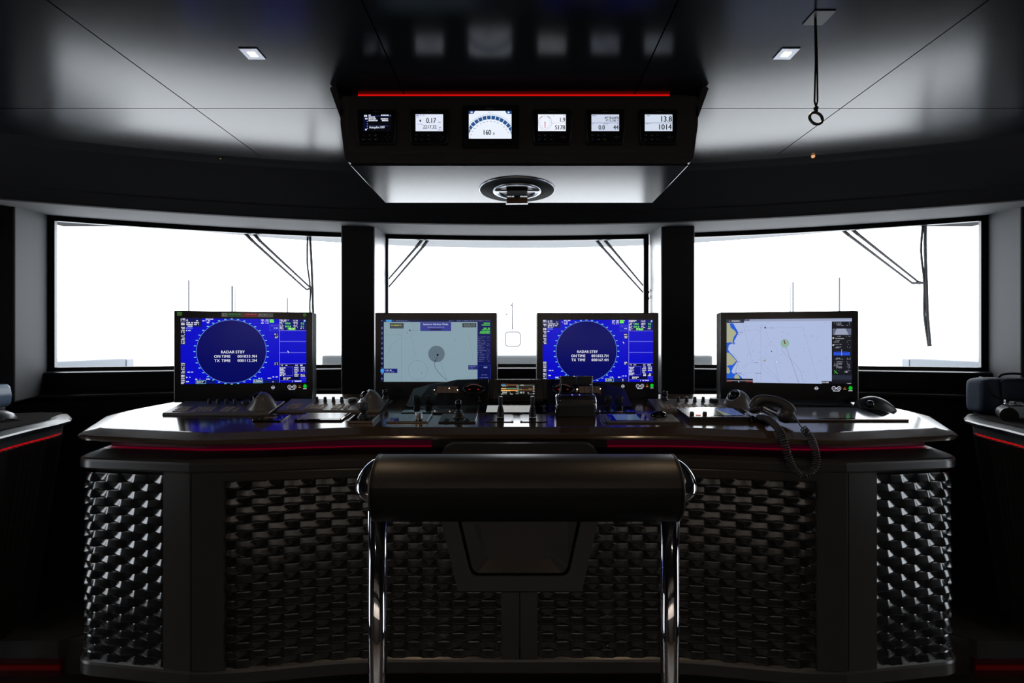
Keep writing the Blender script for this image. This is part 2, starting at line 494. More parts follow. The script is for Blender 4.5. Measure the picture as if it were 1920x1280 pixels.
def sweep_body(prof, s0=None, s1=None, mb=None, m=None, smooth=False, path=None, zfun=None, closed=False):
    mb = mb or MB()
    if path is None:
        if s0 is None: s0, s1 = 0, SLEN[-1]
        ss = [s0] + [s for s in SLEN if s0 + 1e-4 < s < s1 - 1e-4] + [s1]
        get = lambda o: [at_s(s, o) for s in ss]
    else:
        pp, nn = path
        get = lambda o: [p + n * o for p, n in zip(pp, nn)]
    rows = [[Vector((q.x, q.y, z if zfun is None else z + zfun(q.y))) for q in get(o)] for o, z in prof]
    if closed: rows.append(rows[0])
    for a, b in zip(rows[:-1], rows[1:]): mb.grid([a, b], m, smooth)
    if closed and path is None:
        k = len(prof)
        for e in (0, -1):
            mb.add([r[e] for r in rows[:k]], [list(range(k))], m)
    return mb

base = thing('helm_console', 'wide dark lacquered helm console base with woven leather panels under the worktop', 'console', (0, 2.3, 0))
OFF = Vector((0, -2.3, 0))
def cbuild(mb, name, m=None, label=None, parent=None, fix=True):
    for v in mb.v: v += OFF
    o = mb.build(name, m, parent or base, fix=fix)
    if label: o['label'] = label
    return o
# carcass behind everything
cb = sweep_body([(-0.05, 1.05), (-0.05, 0.15), (-0.22, 0.15), (-0.22, 0.0)], m=M['body'])
cbuild(cb, 'carcass', label='black carcass behind the woven panels')
# capping ledge
cb = sweep_body([(-0.14, 1.074), (-0.085, 1.074), (-0.075, 1.073), (-0.012, 1.049), (-0.003, 1.044), (0.0, 1.036), (0.0, 1.010), (-0.003, 1.004), (-0.010, 1.001), (-0.06, 1.001)], m=M['body'])
cbuild(cb, 'capping_ledge', fix=False)
# recessed band with red light
cb = sweep_body([(-0.10, 1.074), (-0.10, 1.135)], m=M['body'])
cbuild(cb, 'recessed_band', fix=False)
sC0, sC1 = s_of_x(-0.375), s_of_x(0.39)
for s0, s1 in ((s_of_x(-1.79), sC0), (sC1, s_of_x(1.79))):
    cb = sweep_body([(-0.098, 1.081), (-0.098, 1.128)], s0, s1, m=BANDGLOW)
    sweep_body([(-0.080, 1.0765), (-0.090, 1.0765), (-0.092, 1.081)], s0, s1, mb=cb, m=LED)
    cbuild(cb, 'led_strip', label='red light strip and painted red glow in the recess', fix=False)
# plinth skirting and frame members (follow the curve)
def member(x0, x1, z0, z1, out=0.0, back=-0.05, mb=None):
    return sweep_body([(back, z0), (out - .004, z0), (out, z0 + .004), (out, z1 - .004), (out - .004, z1), (back, z1)], s_of_x(x0) if x0 is not None else 0, s_of_x(x1) if x1 is not None else SLEN[-1], mb, M['body'], closed=True)
cb = sweep_body([(-0.06, 0.21), (-0.012, 0.21), (-0.004, 0.204), (0.0, 0.195), (0.0, 0.15), (-0.006, 0.142), (-0.06, 0.14)], m=M['body'])
cbuild(cb, 'plinth', fix=False)
Zb, Zt = 0.205, 1.004
seamL, seamR = -1.312, 1.328
def frame_group(spec, name):
    mb = MB()
    for a in spec: member(*a, mb=mb)
    return cbuild(mb, name, M['body'])
sg = 0.0022
for nm, spec in (
    ('side_frame', [(-1.435, seamL - sg, Zb, Zt)]),
    ('front_frame', [(seamL + sg, -1.185, Zb, Zt), (-1.185, 0.006, .966, Zt)]),
    ('front_frame', [(1.205, seamR - sg, Zb, Zt), (0.010, 1.205, .966, Zt)]),
    ('side_frame', [(seamR + sg, 1.455, Zb, Zt)]),
    ('front_frame', [(-0.070, 0.0055, Zb, .49)]),
    ('front_frame', [(0.0105, 0.082, Zb, .49)])):
    frame_group(spec, nm)
# woven panels
PITCH, BH = 0.125, 0.0345
def wave(u, t):
    """over-and-under profile of one band in metres; u = phase 0..1, t = 0 top .. 1 bottom: flat strap with tapering flanks"""
    u %= 1.0; w = .05 + .25 * t; k = .262 * PITCH
    d = abs(u - .5) - .20
    if d <= 0: return k * w
    if d >= w: return 0.0
    o = k * (w - d)
    e = .025                                      # softened edges
    if d < e: o -= k * (e - d) ** 2 / (4 * e) - 0
    return o
def weave(s0, s1, z0, z1, ph, keep=None):
    mb = MB()
    nb = max(1, round((z1 - z0) / BH)); bh = (z1 - z0) / nb
    n = max(8, int((s1 - s0) / (PITCH / 26)))
    ss = [s0 + (s1 - s0) * i / n for i in range(n + 1)]
    for k in range(nb):
        zt = z1 - k * bh
        rows = []
        for t in (0.0, 0.08, 0.25, 0.5, 0.75, 0.94, 1.0):
            row = []
            for s in ss:
                u = (s - ph) / PITCH + .5 * (k % 2)
                S = wave(u, t)
                wav = .07 * math.cos(4 * PI * u) * bh
                o = -0.018 + S + .001 * t - (0.0025 if t == 1.0 else 0) - (0.0015 if t == 0 else 0)
                q = at_s(s, o); row.append(Vector((q.x, q.y, zt - bh * t + wav * t * .8)))
            rows.append(row)
        back = [Vector((at_s(s, -0.022).x, at_s(s, -0.022).y, rows[-1][i].z - .0005)) for i, s in enumerate(ss)]
        for grid_, smooth in ((rows, True), ([rows[-1], back], False)):
            nc = len(ss); vs = [p for r in grid_ for p in r]; fs = []
            for i in range(len(grid_) - 1):
                for j in range(nc - 1):
                    c = vs[i * nc + j]
                    if keep and not keep(c.x, c.z): continue
                    fs.append((i * nc + j, i * nc + j + 1, (i + 1) * nc + j + 1, (i + 1) * nc + j))
            mb.add(vs, fs, M['weave'], smooth)
    return mb
def outside_niche(x, z):
    # tapered surround of the knee recess
    if z < .50: return True
    hw = .285 - (.966 - z) * .105
    return abs(x - .006) > hw
sm = SLEN[-1] / 2
for s0, s1 in ((s_of_x(-1.75) - .24, s_of_x(-1.43)), (s_of_x(1.45), s_of_x(1.75) + .24)):
    cbuild(weave(s0, s1, Zb, 0.985, sm), 'woven_panel', fix=False)
for x0, x1 in ((-1.187, -0.066), (0.078, 1.207)):
    cbuild(weave(s_of_x(x0), s_of_x(x1), Zb, 0.968, sm, outside_niche), 'woven_panel', fix=False)
# central niche with tapered surround
yf = 1.98
def xz(px, py, Y=yf): p = P(px, py, Y); return (p.x, p.z)
tn = MB()
outer = [xz(806, 890), xz(859, 1107), xz(1091, 1107), xz(1141, 890)]
inner = [xz(838, 890), xz(880, 1066), xz(884, 1074), xz(892, 1079), xz(1057, 1079), xz(1064, 1075), xz(1069, 1066), xz(1108, 890)]
yo = yf - 0.004
pts_o = outer; pts_i = inner
def fan(mb, A, B, y):
    # bridge two open outlines with the same start and end sides
    va = [(x, y, z) for x, z in A]; vb = [(x, y, z) for x, z in B]
    n = len(va); allv = va + vb
    mb.add(allv, [(0, 1, n + 1, n), (1, n + 2, n + 1), (1, n + 3, n + 2), (1, 2, n + 4, n + 3), (2, n + 5, n + 4), (2, n + 6, n + 5), (2, 3, n + 7, n + 6)], M['body'])
fan(tn, outer, inner, yo)
tn.grid([[(x, yo, z) for x, z in outer], [(x, yo + .04, z) for x, z in outer]], M['body'], False)
tn.grid([[(x, yo, z) for x, z in inner], [(x, yo + .012, z) for x, z in inner]], M['steel'], False)
cbuild(tn, 'niche_surround', fix=False)
nc = MB()
ctr = Vector(((inner[0][0] + inner[-1][0]) / 2, 0, 0))
rim = [((x - ctr.x) * .955 + ctr.x, z + .012) for x, z in inner]
bot = [((x - ctr.x) * .70 + ctr.x, z + .052) for x, z in inner]
nc.grid([[(x, yo + .006, z) for x, z in inner], [(x, yo + .006, z) for x, z in rim]], M['gap'], False)
nc.grid([[(x, yo + .004, z) for x, z in rim], [(x, yo + .044, z) for x, z in bot]], M['body'], False)
nc.add([(x, yo + .044, z) for x, z in bot], [list(range(8))], M['body'])
cbuild(nc, 'knee_recess', fix=False)
# shallow drawer front in the middle, below the worktop
df = MB(); df.prism([xz(832, 872), xz(832, 845), xz(838, 833), xz(850, 826), xz(1098, 826), xz(1110, 833), xz(1117, 845), xz(1117, 872)], 'y', yf - .055, yf + .06, M['body'], bev=.004)
cbuild(df, 'drawer_front')

# ------------------------------------------------------------------ worktop
wt = thing('worktop', 'wide dark lacquered worktop with sloping front edge on the helm console', 'worktop', (0, 2.3, desk_z(2.3)))
WOFF = -Vector((0, 2.3, desk_z(2.3)))
plane = lambda y: desk_z(y)
sur = MB()
inn = [p + n * -0.078 for p, n in zip(DESK, DN)]
sur.add([(p.x, p.y, desk_z(p.y)) for p in inn], [list(range(len(inn)))], M['desk'])
for v in sur.v: v += WOFF
sur.build('top_surface', None, wt, fix=False)
ed = sweep_body([(-0.078, 0.0), (-0.072, -0.0008), (-0.014, -0.0135), (-0.005, -0.017), (0.0, -0.023), (-0.001, -0.030), (-0.008, -0.034), (-0.05, -0.036), (-0.14, -0.036)], path=(DESK, DN), zfun=plane, m=M['desk'], smooth=False)
for v in ed.v: v += WOFF
ed.build('bevelled_edge', None, wt, fix=False)

# ------------------------------------------------------------------ screens and monitors
W_, K_ = (225, 225, 240), (6, 8, 18)
def radar(sc, rng, on, tx):
    B, B2, NV = (8, 10, 196), (18, 22, 120), (4, 8, 92)
    LB, CY, GR, LV = (150, 170, 250), (120, 215, 225), (110, 240, 60), (95, 90, 200)
    sc.rect(0, 0, 1677, 860, B, 0)
    sc.rect(0, 0, 62, 345, (24, 26, 70), 1); sc.rect(0, 580, 62, 860, (24, 26, 70), 1)
    sc.rect(62, 0, 270, 112, (16, 20, 90), 1)
    u, v, r = 664, 436, 462
    sc.circle(u, v, r, NV, 1, 96, rv=418)
    sc.ring(u, v, r, 4, (130, 165, 235), 2, 96, rv=418)
    for i in range(36):
        a = 2 * PI * i / 36
        cu, cv = u + (r + 24) * math.cos(a), v - (418 + 14) * math.sin(a)
        sc.rect(cu - 14, cv - 5, cu + 14, cv + 5, CY, 2)
    for t, x, y in (('RADAR', 524, 442), ('STBY', 716, 442), ('ON', 434, 500), ('TIME', 530, 500), (on, 742, 500), ('TX', 436, 556), ('TIME', 530, 556), (tx, 742, 556)):
        sc.text(t, x, y, 36, (232, 232, 245), 3, sx=1.0 if len(t) < 6 else 1.04, sp=1.1)
    sc.text(rng, 76, 24, 30, W_, 3)
    for y, n in ((58, 160), (82, 155), (104, 82)): sc.scrib(76, y, 76 + n, 15, W_, 3)
    sc.frame(74, 122, 150, 138, 3, LB, 2); sc.scrib(72, 162, 130, 12, W_, 3)
    sc.scrib(200, 32, 230, 12, W_); sc.scrib(280, 32, 310, 12, W_)
    for y in (10, 32, 56): sc.scrib(322, y, 420 if y < 20 else 380, 13, W_, 3, .85)
    for y in (10, 22, 66, 84, 122, 138, 164, 184, 212, 232, 260, 282, 308, 328): sc.scrib(8, y, 54, 13, W_, 3, .9)
    sc.frame(2, 4, 62, 44, 3, (170, 180, 220), 2)
    for y in (590, 612, 640, 664, 692, 712, 746, 764, 788, 812, 834, 850): sc.scrib(8, y, 54, 13, W_, 3, .9)
    sc.scrib(76, 704, 160, 13, W_); sc.scrib(72, 772, 124, 13, W_); sc.scrib(72, 828, 110, 13, W_)
    sc.rect(188, 808, 450, 860, (8, 20, 110), 1)
    sc.frame(196, 812, 326, 858, 5, (110, 190, 215), 3); sc.rect(201, 817, 321, 853, (10, 16, 60), 2); sc.text('359.9\u00b0', 210, 835, 25, W_, 4)
    sc.scrib(190, 798, 250, 13, W_); sc.scrib(330, 798, 380, 13, W_)
    if rng == '6': sc.text('0.000', 960, 834, 26, W_, 4)
    else: sc.text('0.330', 960, 834, 26, W_, 4)
    sc.frame(950, 810, 1080, 860, 5, (110, 190, 215), 3); sc.rect(955, 815, 1075, 855, (10, 16, 60), 2); sc.scrib(1042, 836, 1070, 16, W_)
    sc.rect(1090, 818, 1300, 860, (12, 22, 100), 1)
    sc.scrib(1020, 796, 1070, 13, W_); sc.scrib(1145, 796, 1195, 13, W_); sc.scrib(1212, 780, 1285, 13, W_); sc.scrib(1212, 826, 1226, 14, W_); sc.scrib(1212, 846, 1226, 14, W_)
    for y in (14, 34, 56): sc.scrib(1056, y, 1098, 13, W_, 3, .9); sc.scrib(1118, y, 1158, 13, W_, 3, .9)
    sc.rect(1172, 4, 1226, 24, GR, 2); sc.rect(1172, 26, 1232, 48, GR, 2); sc.scrib(1228, 14, 1246, 12, W_)
    sc.frame(1172, 70, 1296, 162, 3, LV, 2); sc.line([(1172, 104), (1296, 104)], 3, LV); sc.line([(1172, 140), (1296, 140)], 3, LV)
    sc.scrib(1190, 88, 1280, 11, LV); sc.scrib(1230, 122, 1280, 11, W_)
    sc.rect(1238, 190, 1290, 262, (10, 12, 60), 2); sc.scrib(1238, 204, 1280, 13, W_, 3, .9); sc.scrib(1240, 232, 1288, 13, W_, 3, .9); sc.scrib(1246, 250, 1280, 12, W_, 3, .9)
    sc.rect(1240, 580, 1298, 624, (10, 12, 60), 2); sc.scrib(1242, 592, 1282, 13, W_); sc.scrib(1242, 612, 1286, 13, W_)
    sc.rect(1308, 0, 1677, 150, (14, 18, 105), 1)
    sc.rect(1304, 0, 1311, 860, (120, 120, 225), 2)
    sc.text('13:39', 1496, 20, 22, W_, 3); sc.scrib(1312, 12, 1430, 13, W_, 3, .9); sc.scrib(1312, 28, 1400, 12, W_, 3, .9)
    sc.circle(1655, 20, 14, (150, 200, 250), 3, 16)
    for y, t, t2 in ((56, '160.6', '0.2'), (98, '043.8', '0.1')):
        sc.text(t, 1384, y, 26, (120, 245, 110), 3); sc.text(t2, 1604, y, 26, (120, 245, 110), 3)
        sc.scrib(1312, y - 8, 1360, 12, W_); sc.scrib(1312, y + 10, 1350, 12, W_); sc.scrib(1500, y - 8, 1560, 12, W_); sc.scrib(1500, y + 10, 1556, 12, W_)
    sc.rect(1418, 116, 1530, 146, (60, 170, 50), 2); sc.scrib(1424, 124, 1520, 11, (190, 255, 160)); sc.scrib(1424, 138, 1520, 11, (190, 255, 160))
    sc.scrib(1312, 124, 1370, 11, W_); sc.scrib(1596, 124, 1640, 11, W_); sc.scrib(1312, 140, 1360, 11, W_)
    for y in (152, 298, 450, 602): sc.rect(1308, y, 1677, y + 6, (120, 120, 235), 2)
    sc.poly([(1418, 424), (1440, 446), (1432, 448), (1436, 458), (1430, 459), (1428, 448), (1418, 444)] if rng == '6' else [(1218, 300), (1240, 322), (1232, 324), (1236, 334), (1230, 335), (1228, 324), (1218, 320)], W_, 4)
    sc.rect(1310, 612, 1677, 640, (6, 8, 40), 2); sc.text('TT', 1322, 626, 20, W_, 3); sc.scrib(1380, 626, 1420, 12, W_); sc.text('AIS', 1522, 626, 20, W_, 3); sc.scrib(1592, 626, 1640, 20, W_, 3, .95)
    sc.rect(1310, 642, 1490, 780, (12, 14, 130), 1); sc.frame(1380, 644, 1492, 766, 4, LV, 2)
    for y in (660, 680, 700, 720, 742, 762): sc.scrib(1312, y, 1370 + (y % 40), 14, W_, 3, .9)
    for y in (656, 680, 704, 752, 772): sc.rect(1496, y - 11, 1677, y + 9, (10, 14, 70), 2); sc.scrib(1512, y, 1570, 14, W_, 3, .9); sc.scrib(1600, y, 1660, 14, W_, 3, .9)
    sc.scrib(1518, 728, 1552, 15, (240, 240, 90), 3, .95)
    sc.rect(1320, 784, 1590, 826, (6, 10, 50), 2); sc.scrib(1360, 796, 1460, 13, W_, 3, .9); sc.scrib(1360, 812, 1430, 13, W_, 3, .9)
    for y in (786, 806): sc.line([(1598, y), (1677, y)], 4, LV)
    sc.rect(1310, 828, 1677, 832, LV, 2); sc.line([(1480, 854), (1490, 834)], 5, W_); sc.scrib(1516, 842, 1610, 14, W_, 3, .9)
SW, SH = 0.598, 0.336
def monitor(label, loc, yaw, btn=True):
    t = thing('marine_monitor', label, 'monitor', loc, (0, 0, yaw), 'large monitors along the worktop')
    c = MB(); c.box(-.332, .332, 0.004, .085, 0, .47, .006); c.box(-.25, .25, .08, .11, .05, .42, .01)
    c.build('casing', M['casing'], t)
    b = MB(); b.box(-.330, .330, -.010, .006, .002, .468, .003)
    b.build('bezel', M['bezel'], t)
    return t
def scr(t, uw, vh):
    return Screen(SW, SH, uw, vh, -.0105, .095 + SH / 2)
def btns(t):
    """lit touch symbols on the lower bezel; units = screen pixels of the 1677-wide layout"""
    wp, v = (205, 205, 220), 918
    N_ = lambda: Screen(SW, SH, 1677, 860, -.0105, .095 + SH / 2)
    s = N_(); s.ring(1218, v + 4, 20, 5, wp, 2, 24); s.rect(1192, v, 1244, v + 9, wp, 3); s.build('emblem', t)
    for k, u in enumerate((1444, 1512)):
        s = N_(); s.ring(u, v, 24, 6, wp, 2, 24); s.rect(u - 11, v - 3, u + 11, v + 3, wp, 3)
        if k: s.rect(u - 3, v - 11, u + 3, v + 11, wp, 3); s.scrib(1436, v + 36, 1518, 10, wp, 2, .95)
        else: s.circle(1478, v, 8, wp, 2, 16)
        s.build('brilliance_button', t)
    s = N_(); s.circle(1586, v - 14, 6, (200, 90, 20), 2, 12); s.scrib(1568, v + 8, 1606, 12, (190, 130, 60), 2, .95); s.build('amber_lamp', t)
    s = N_(); s.circle(1660, v - 6, 25, (6, 190, 40), 2, 28); s.scrib(1634, v + 28, 1686, 10, wp, 2, .95); s.build('power_button', t, 'green lit power button')

ZL = 1.223
m1 = monitor('radar monitor with blue standby screen at the left end, tiny green tabs on its bezel', (-1.425, 2.485, ZL), -math.radians(-11.5))
s = scr(m1, 1677, 860); radar(s, '6', '001033.9H', '000112.2H'); s.build('screen', m1); btns(m1)
# coloured sticker strip on the top bezel, room light on it painted as emission
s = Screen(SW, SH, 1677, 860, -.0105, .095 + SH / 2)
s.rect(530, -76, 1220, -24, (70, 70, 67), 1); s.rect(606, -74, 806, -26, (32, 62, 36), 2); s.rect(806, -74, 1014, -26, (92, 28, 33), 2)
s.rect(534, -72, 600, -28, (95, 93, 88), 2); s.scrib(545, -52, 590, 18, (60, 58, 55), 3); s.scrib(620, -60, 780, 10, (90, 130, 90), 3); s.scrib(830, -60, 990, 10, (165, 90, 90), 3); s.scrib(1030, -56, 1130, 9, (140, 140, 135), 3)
s.build('sticker_strip', m1, 'dim green and red sticker strip on the top bezel')
for u in (0, 1):  # corner stickers, their lit look painted as emission
    s = Screen(SW, SH, 1677, 860, -.0105, .095 + SH / 2)
    if u: s.circle(1655, -60, 24, (48, 84, 36), 1, 20)
    else: s.rect(-45, -84, 18, -32, (56, 88, 42), 1)
    s.build('corner_tab', m1, 'small green corner tab')

m2 = monitor('monitor showing a pale harbour chart, left of the central depth display', (-.445, 2.585, ZL), 0)
s = scr(m2, 964, 540)
BG = (131, 156, 168)
s.rect(0, 0, 964, 540, (18, 24, 66), 0)
s.rect(0, 0, 26, 540, (12, 16, 48), 1); s.rect(48, 0, 96, 18, (60, 150, 220), 2); s.scrib(4, 9, 44, 7, (90, 100, 150)); s.scrib(100, 9, 230, 7, (90, 100, 150)); s.scrib(590, 9, 960, 7, (90, 100, 150))
s.rect(28, 20, 846, 540, BG, 1)
s.rect(846, 20, 964, 540, (13, 20, 84), 1)
s.rect(346, 22, 616, 98, (54, 60, 140), 2); s.text('System in Harbour Mode.', 481, 38, 17, (178, 184, 220), 3, 'c', .88); s.text('Audible alerts switched off.', 481, 64, 10, (150, 158, 200), 3, 'c', .95); s.rect(432, 80, 530, 90, (24, 26, 40), 3)
s.rect(80, 28, 202, 76, (66, 74, 80), 2); s.scrib(92, 48, 180, 8, (190, 190, 60)); s.rect(714, 28, 836, 66, (58, 66, 74), 2); s.scrib(730, 40, 820, 6, (130, 140, 140)); s.scrib(730, 54, 820, 6, (130, 140, 140))
s.circle(488, 298, 72, (92, 110, 122), 2); s.circle(498, 306, 9, (12, 14, 14), 4, 16)
s.line([(500, 316), (476, 352), (470, 376), (474, 410), (496, 446), (530, 484), (580, 528)], 3.0, (40, 50, 58), 3); s.rect(476, 352, 484, 360, (30, 36, 40), 4)
s.line([(524, 372), (584, 532)], 1.6, (96, 108, 125), 3)
s.ring(326, 438, 84, 1.8, (104, 122, 140), 2); s.ring(224, 84, 74, 1.5, (108, 126, 142), 2); s.line([(182, 60), (182, 540)], 1.6, (104, 120, 134), 2); s.line([(28, 132), (182, 132)], 1.4, (104, 120, 134), 2)
s.line([(258, 92), (312, 330)], 1.4, (108, 124, 138), 2); s.line([(756, 96), (810, 340)], 1.4, (108, 124, 138), 2); s.line([(40, 330), (90, 230), (140, 180), (182, 165)], 1.4, (104, 120, 134), 2)
s.text('Z', 226, 112, 14, (92, 104, 116), 3); s.text('Z', 352, 462, 14, (92, 104, 116), 3); s.poly([(248, 96), (256, 78), (262, 98)], (50, 60, 66), 3); s.scrib(266, 92, 324, 5, (90, 104, 112))
for q in ((380, 230), (630, 230), (600, 344), (494, 494), (760, 500), (650, 170), (70, 384)): s.rect(q[0], q[1], q[0] + 5, q[1] + 4, (80, 96, 104), 3)
s.rect(0, 426, 146, 464, (22, 32, 110), 2); s.rect(0, 430, 28, 460, (60, 150, 225), 3); s.scrib(36, 440, 96, 8, (190, 205, 235)); s.scrib(40, 454, 120, 6, (120, 130, 170))
s.rect(766, 396, 846, 434, (36, 42, 110), 2); s.scrib(776, 406, 830, 6, (110, 118, 165)); s.scrib(776, 420, 810, 6, (110, 118, 165))
for y, w in ((30, 36), (46, 52), (74, 36), (88, 50), (104, 66), (116, 70)): s.scrib(870 + 66 - w, y, 956, 9, (90, 220, 80), 3, .9)
for y in range(150, 370, 15): s.scrib(850, y, 890 + rnd.randint(0, 40), 6, (92, 98, 150), 3, .8); s.scrib(926, y, 952, 6, (82, 88, 140), 3, .5)
s.frame(848, 398, 962, 520, 2, (40, 60, 170), 2); s.rect(900, 408, 932, 420, (120, 128, 190), 3); s.scrib(880, 480, 930, 6, (100, 110, 170)); s.scrib(866, 504, 940, 6, (100, 110, 170))
for y in range(60, 520, 44): s.rect(4, y, 22, y + 26, (40, 48, 96), 2); s.scrib(6, y + 12, 20, 6, (140, 146, 180))
s.build('screen', m2)

m3 = monitor('radar monitor with blue standby screen behind the twin throttle levers', (.434, 2.585, ZL), 0)
s = scr(m3, 1677, 860); radar(s, '0.75', '001033.7H', '000167.4H'); s.build('screen', m3); btns(m3)

m4 = monitor('chart monitor with lavender sea and coastline at the right end', (1.412, 2.49, ZL), -math.radians(11.5))
s = scr(m4, 1630, 830)
SEA, LAND, SHAL = (172, 186, 222), (168, 172, 140), (36, 90, 206)
s.rect(0, 0, 1630, 830, SEA, 0); s.rect(0, 0, 1630, 30, (150, 160, 190), 1)
s.poly([(0, 50), (90, 52), (110, 90), (152, 160), (152, 190), (126, 244), (100, 286), (114, 330), (60, 322), (30, 340), (18, 395), (40, 432), (100, 494), (146, 548), (120, 590), (84, 640), (66, 690), (90, 716), (140, 706), (200, 760), (212, 780), (0, 780)], SHAL, 1)
s.poly([(0, 50), (40, 52), (56, 110), (110, 150), (132, 186), (96, 232), (78, 300), (104, 332), (50, 300), (0, 310)], LAND, 2)
s.poly([(0, 440), (30, 440), (80, 490), (136, 548), (80, 600), (30, 604), (0, 618)], LAND, 2)
s.poly([(0, 620), (30, 640), (48, 690), (30, 716), (0, 710)], LAND, 2); s.poly([(100, 760), (120, 724), (150, 720), (184, 780), (110, 780)], LAND, 2)
s.poly([(0, 0), (250, 0), (232, 46), (0, 46)], (46, 50, 66), 2); s.text('TIMEZERO', 62, 24, 18, (220, 222, 232), 3, sx=1.0); s.rect(32, 18, 46, 32, (150, 155, 170), 3); s.rect(250, 4, 310, 18, (20, 22, 30), 3)
GL = (142, 148, 190)
for q in ([(214, 20), (300, 390), (350, 560)], [(460, 70), (460, 830)], [(170, 146), (460, 146)], [(540, 180), (580, 330)], [(640, 520), (700, 830)], [(1010, 110), (1212, 830)], [(580, 110), (1010, 110)], [(590, 20), (460, 120)], [(350, 560), (180, 650), (140, 600)], [(390, 694), (230, 710)], [(388, 700), (414, 830)]):
    s.line(q, 2.2, GL, 2)
s.line([(460, 176), (400, 200), (340, 290), (300, 390), (268, 520), (256, 640), (280, 830)], 2.0, (160, 158, 185), 2)
TR = (110, 70, 78)
s.line([(776, 330), (850, 520), (960, 830)], 3.0, TR, 3)
TG = (150, 146, 158)
s.line([(742, 340), (736, 396), (760, 440), (850, 520), (930, 600), (990, 690), (1016, 830)], 2.4, (140, 132, 146), 2)
s.line([(490, 560), (470, 620), (520, 690), (640, 760), (740, 826)], 2.2, TG, 2); s.line([(500, 580), (560, 660), (660, 740), (720, 826)], 2.0, TG, 2)
s.circle(776, 316, 54, (140, 176, 158), 3, 40); s.ring(776, 316, 54, 2, (110, 150, 150), 4, 40)
s.poly([(758, 276), (770, 272), (786, 320), (774, 326)], (96, 14, 26), 4)
s.ring(600, 420, 82, 2, (150, 150, 200), 2, 48); s.circle(600, 420, 8, (40, 60, 140), 3, 16); s.ring(460, 120, 50, 2, (160, 165, 205), 2); s.circle(518, 112, 12, (50, 50, 60), 3, 12); s.scrib(530, 118, 630, 5, (90, 94, 110)); s.ring(500, 520, 30, 2, (140, 136, 120), 2, 32); s.circle(512, 540, 12, (150, 140, 110), 3, 12)
for q in ((120, 172, 230), (120, 198, 180), (110, 558, 190), (120, 706, 200), (360, 568, 430), (392, 706, 464)): s.scrib(q[0], q[1], q[2], 7, (60, 70, 100), 3, .8)
for i in range(46):
    a, b = rnd.uniform(240, 1400), rnd.uniform(50, 800); s.rect(a, b, a + 9, b + 6, (120, 128, 160), 3)
s.line([(150, 560), (120, 690), (160, 700), (240, 740)], 3, (110, 90, 190), 3); s.line([(40, 440), (110, 470), (160, 520)], 2, (120, 110, 190), 3)
s.rect(660, 548, 672, 560, (245, 245, 255), 4)
s.rect(1378, 40, 1630, 806, (24, 25, 32), 2); s.rect(1388, 130, 1620, 210, (92, 98, 122), 3); s.poly([(1440, 130), (1550, 130), (1590, 208), (1408, 208)], (150, 158, 182), 4)
s.text('No destination', 1424, 254, 13, (215, 218, 228), 4, sx=.95); s.circle(1396, 250, 11, (190, 194, 205), 4, 16); s.circle(1396, 338, 11, (190, 194, 205), 4, 16)
for y in (58, 76, 92, 228, 282, 300, 330, 362, 374, 504, 516, 548, 566, 580, 600, 612, 626, 660): s.scrib(1400 + (y * 7) % 50, y, 1470 + (y * 13) % 60, 8, (150, 154, 168), 4, .7); s.scrib(1560, y, 1610, 8, (150, 154, 168), 4, .4)
s.rect(1400, 432, 1606, 468, (38, 78, 210), 4); s.rect(1498, 390, 1502, 474, (190, 194, 210), 5); s.line([(1400, 432), (1430, 424), (1560, 424), (1606, 432)], 6, (38, 78, 210), 4)
s.line([(1406, 660), (1450, 700)], 7, (60, 200, 60), 4); s.line([(1410, 700), (1430, 676)], 5, (60, 200, 60), 4); s.text('5.29m', 1540, 676, 14, (225, 228, 236), 4, sx=.8)
s.rect(1380, 720, 1630, 776, (40, 44, 60), 3)
s.rect(0, 780, 354, 830, (16, 16, 22), 2); s.rect(4, 800, 350, 812, (120, 122, 130), 3); s.rect(4, 812, 70, 822, (150, 20, 24), 4); s.rect(262, 812, 350, 822, (150, 20, 24), 4); s.poly([(156, 826), (164, 806), (172, 826)], W_, 4)
s.rect(1250, 796, 1378, 830, (14, 15, 20), 3); s.text('0.5 NM', 1256, 812, 20, W_, 4, sx=.95); s.rect(1378, 806, 1630, 830, (16, 16, 22), 3); s.scrib(1560, 822, 1620, 8, (190, 190, 200), 4)
s.build('screen', m4); btns(m4)

# ------------------------------------------------------------------ overhead instrument console
oc = thing('overhead_console', 'black overhead instrument housing hanging from the ceiling above the windows', 'console', (0, 1.8, HC))
def ob(mb, name, m=None, label=None, fix=True):
    for v in mb.v: v -= Vector((0, 1.8, HC))
    o = mb.build(name, m, oc, fix=fix)
    if label: o['label'] = label
    return o
YO = 1.60
hx = lambda px: X(px, YO)
h0 = MB()
h0.prism([(-.598, 2.345), (-.598, 2.26), (-.583, 2.150), (-.572, 2.134), (-.560, 2.131), (.570, 2.131), (.582, 2.134), (.592, 2.150), (.607, 2.26), (.607, 2.345), (.598, 2.357), (-.589, 2.357)], 'y', YO, 2.028, M['black'])
ob(h0, 'housing')
fp = MB(); fp.box(-.575, .584, YO - .004, YO + .004, 2.165, 2.345, .002)
ob(fp, 'front_panel', M['black'])
up = MB(); up.box(-.566, .576, YO + .004, 2.026, 2.124, 2.1325, .0025)
ob(up, 'underside_panel', M['ceiling'])
nk = MB(); nk.box(-.580, .590, 1.655, 2.02, 2.35, HC - .0005)
ob(nk, 'neck', M['black'])
for s, xa in ((-1, -.598), (1, .607)):
    fn = MB()
    fn.prism([(xa - s * .010, 2.30), (xa + s * .001, 2.285), (xa + s * .036, HC - .008), (xa + s * .030, HC - .001), (xa + s * .016, HC - .001)], 'y', 1.60, 1.98, M['black'])
    ob(fn, 'side_fin')
ls = MB(); ls.box(-.556, .528, 1.650, 1.656, 2.3810, HC - .0008, m=LEDHOT)
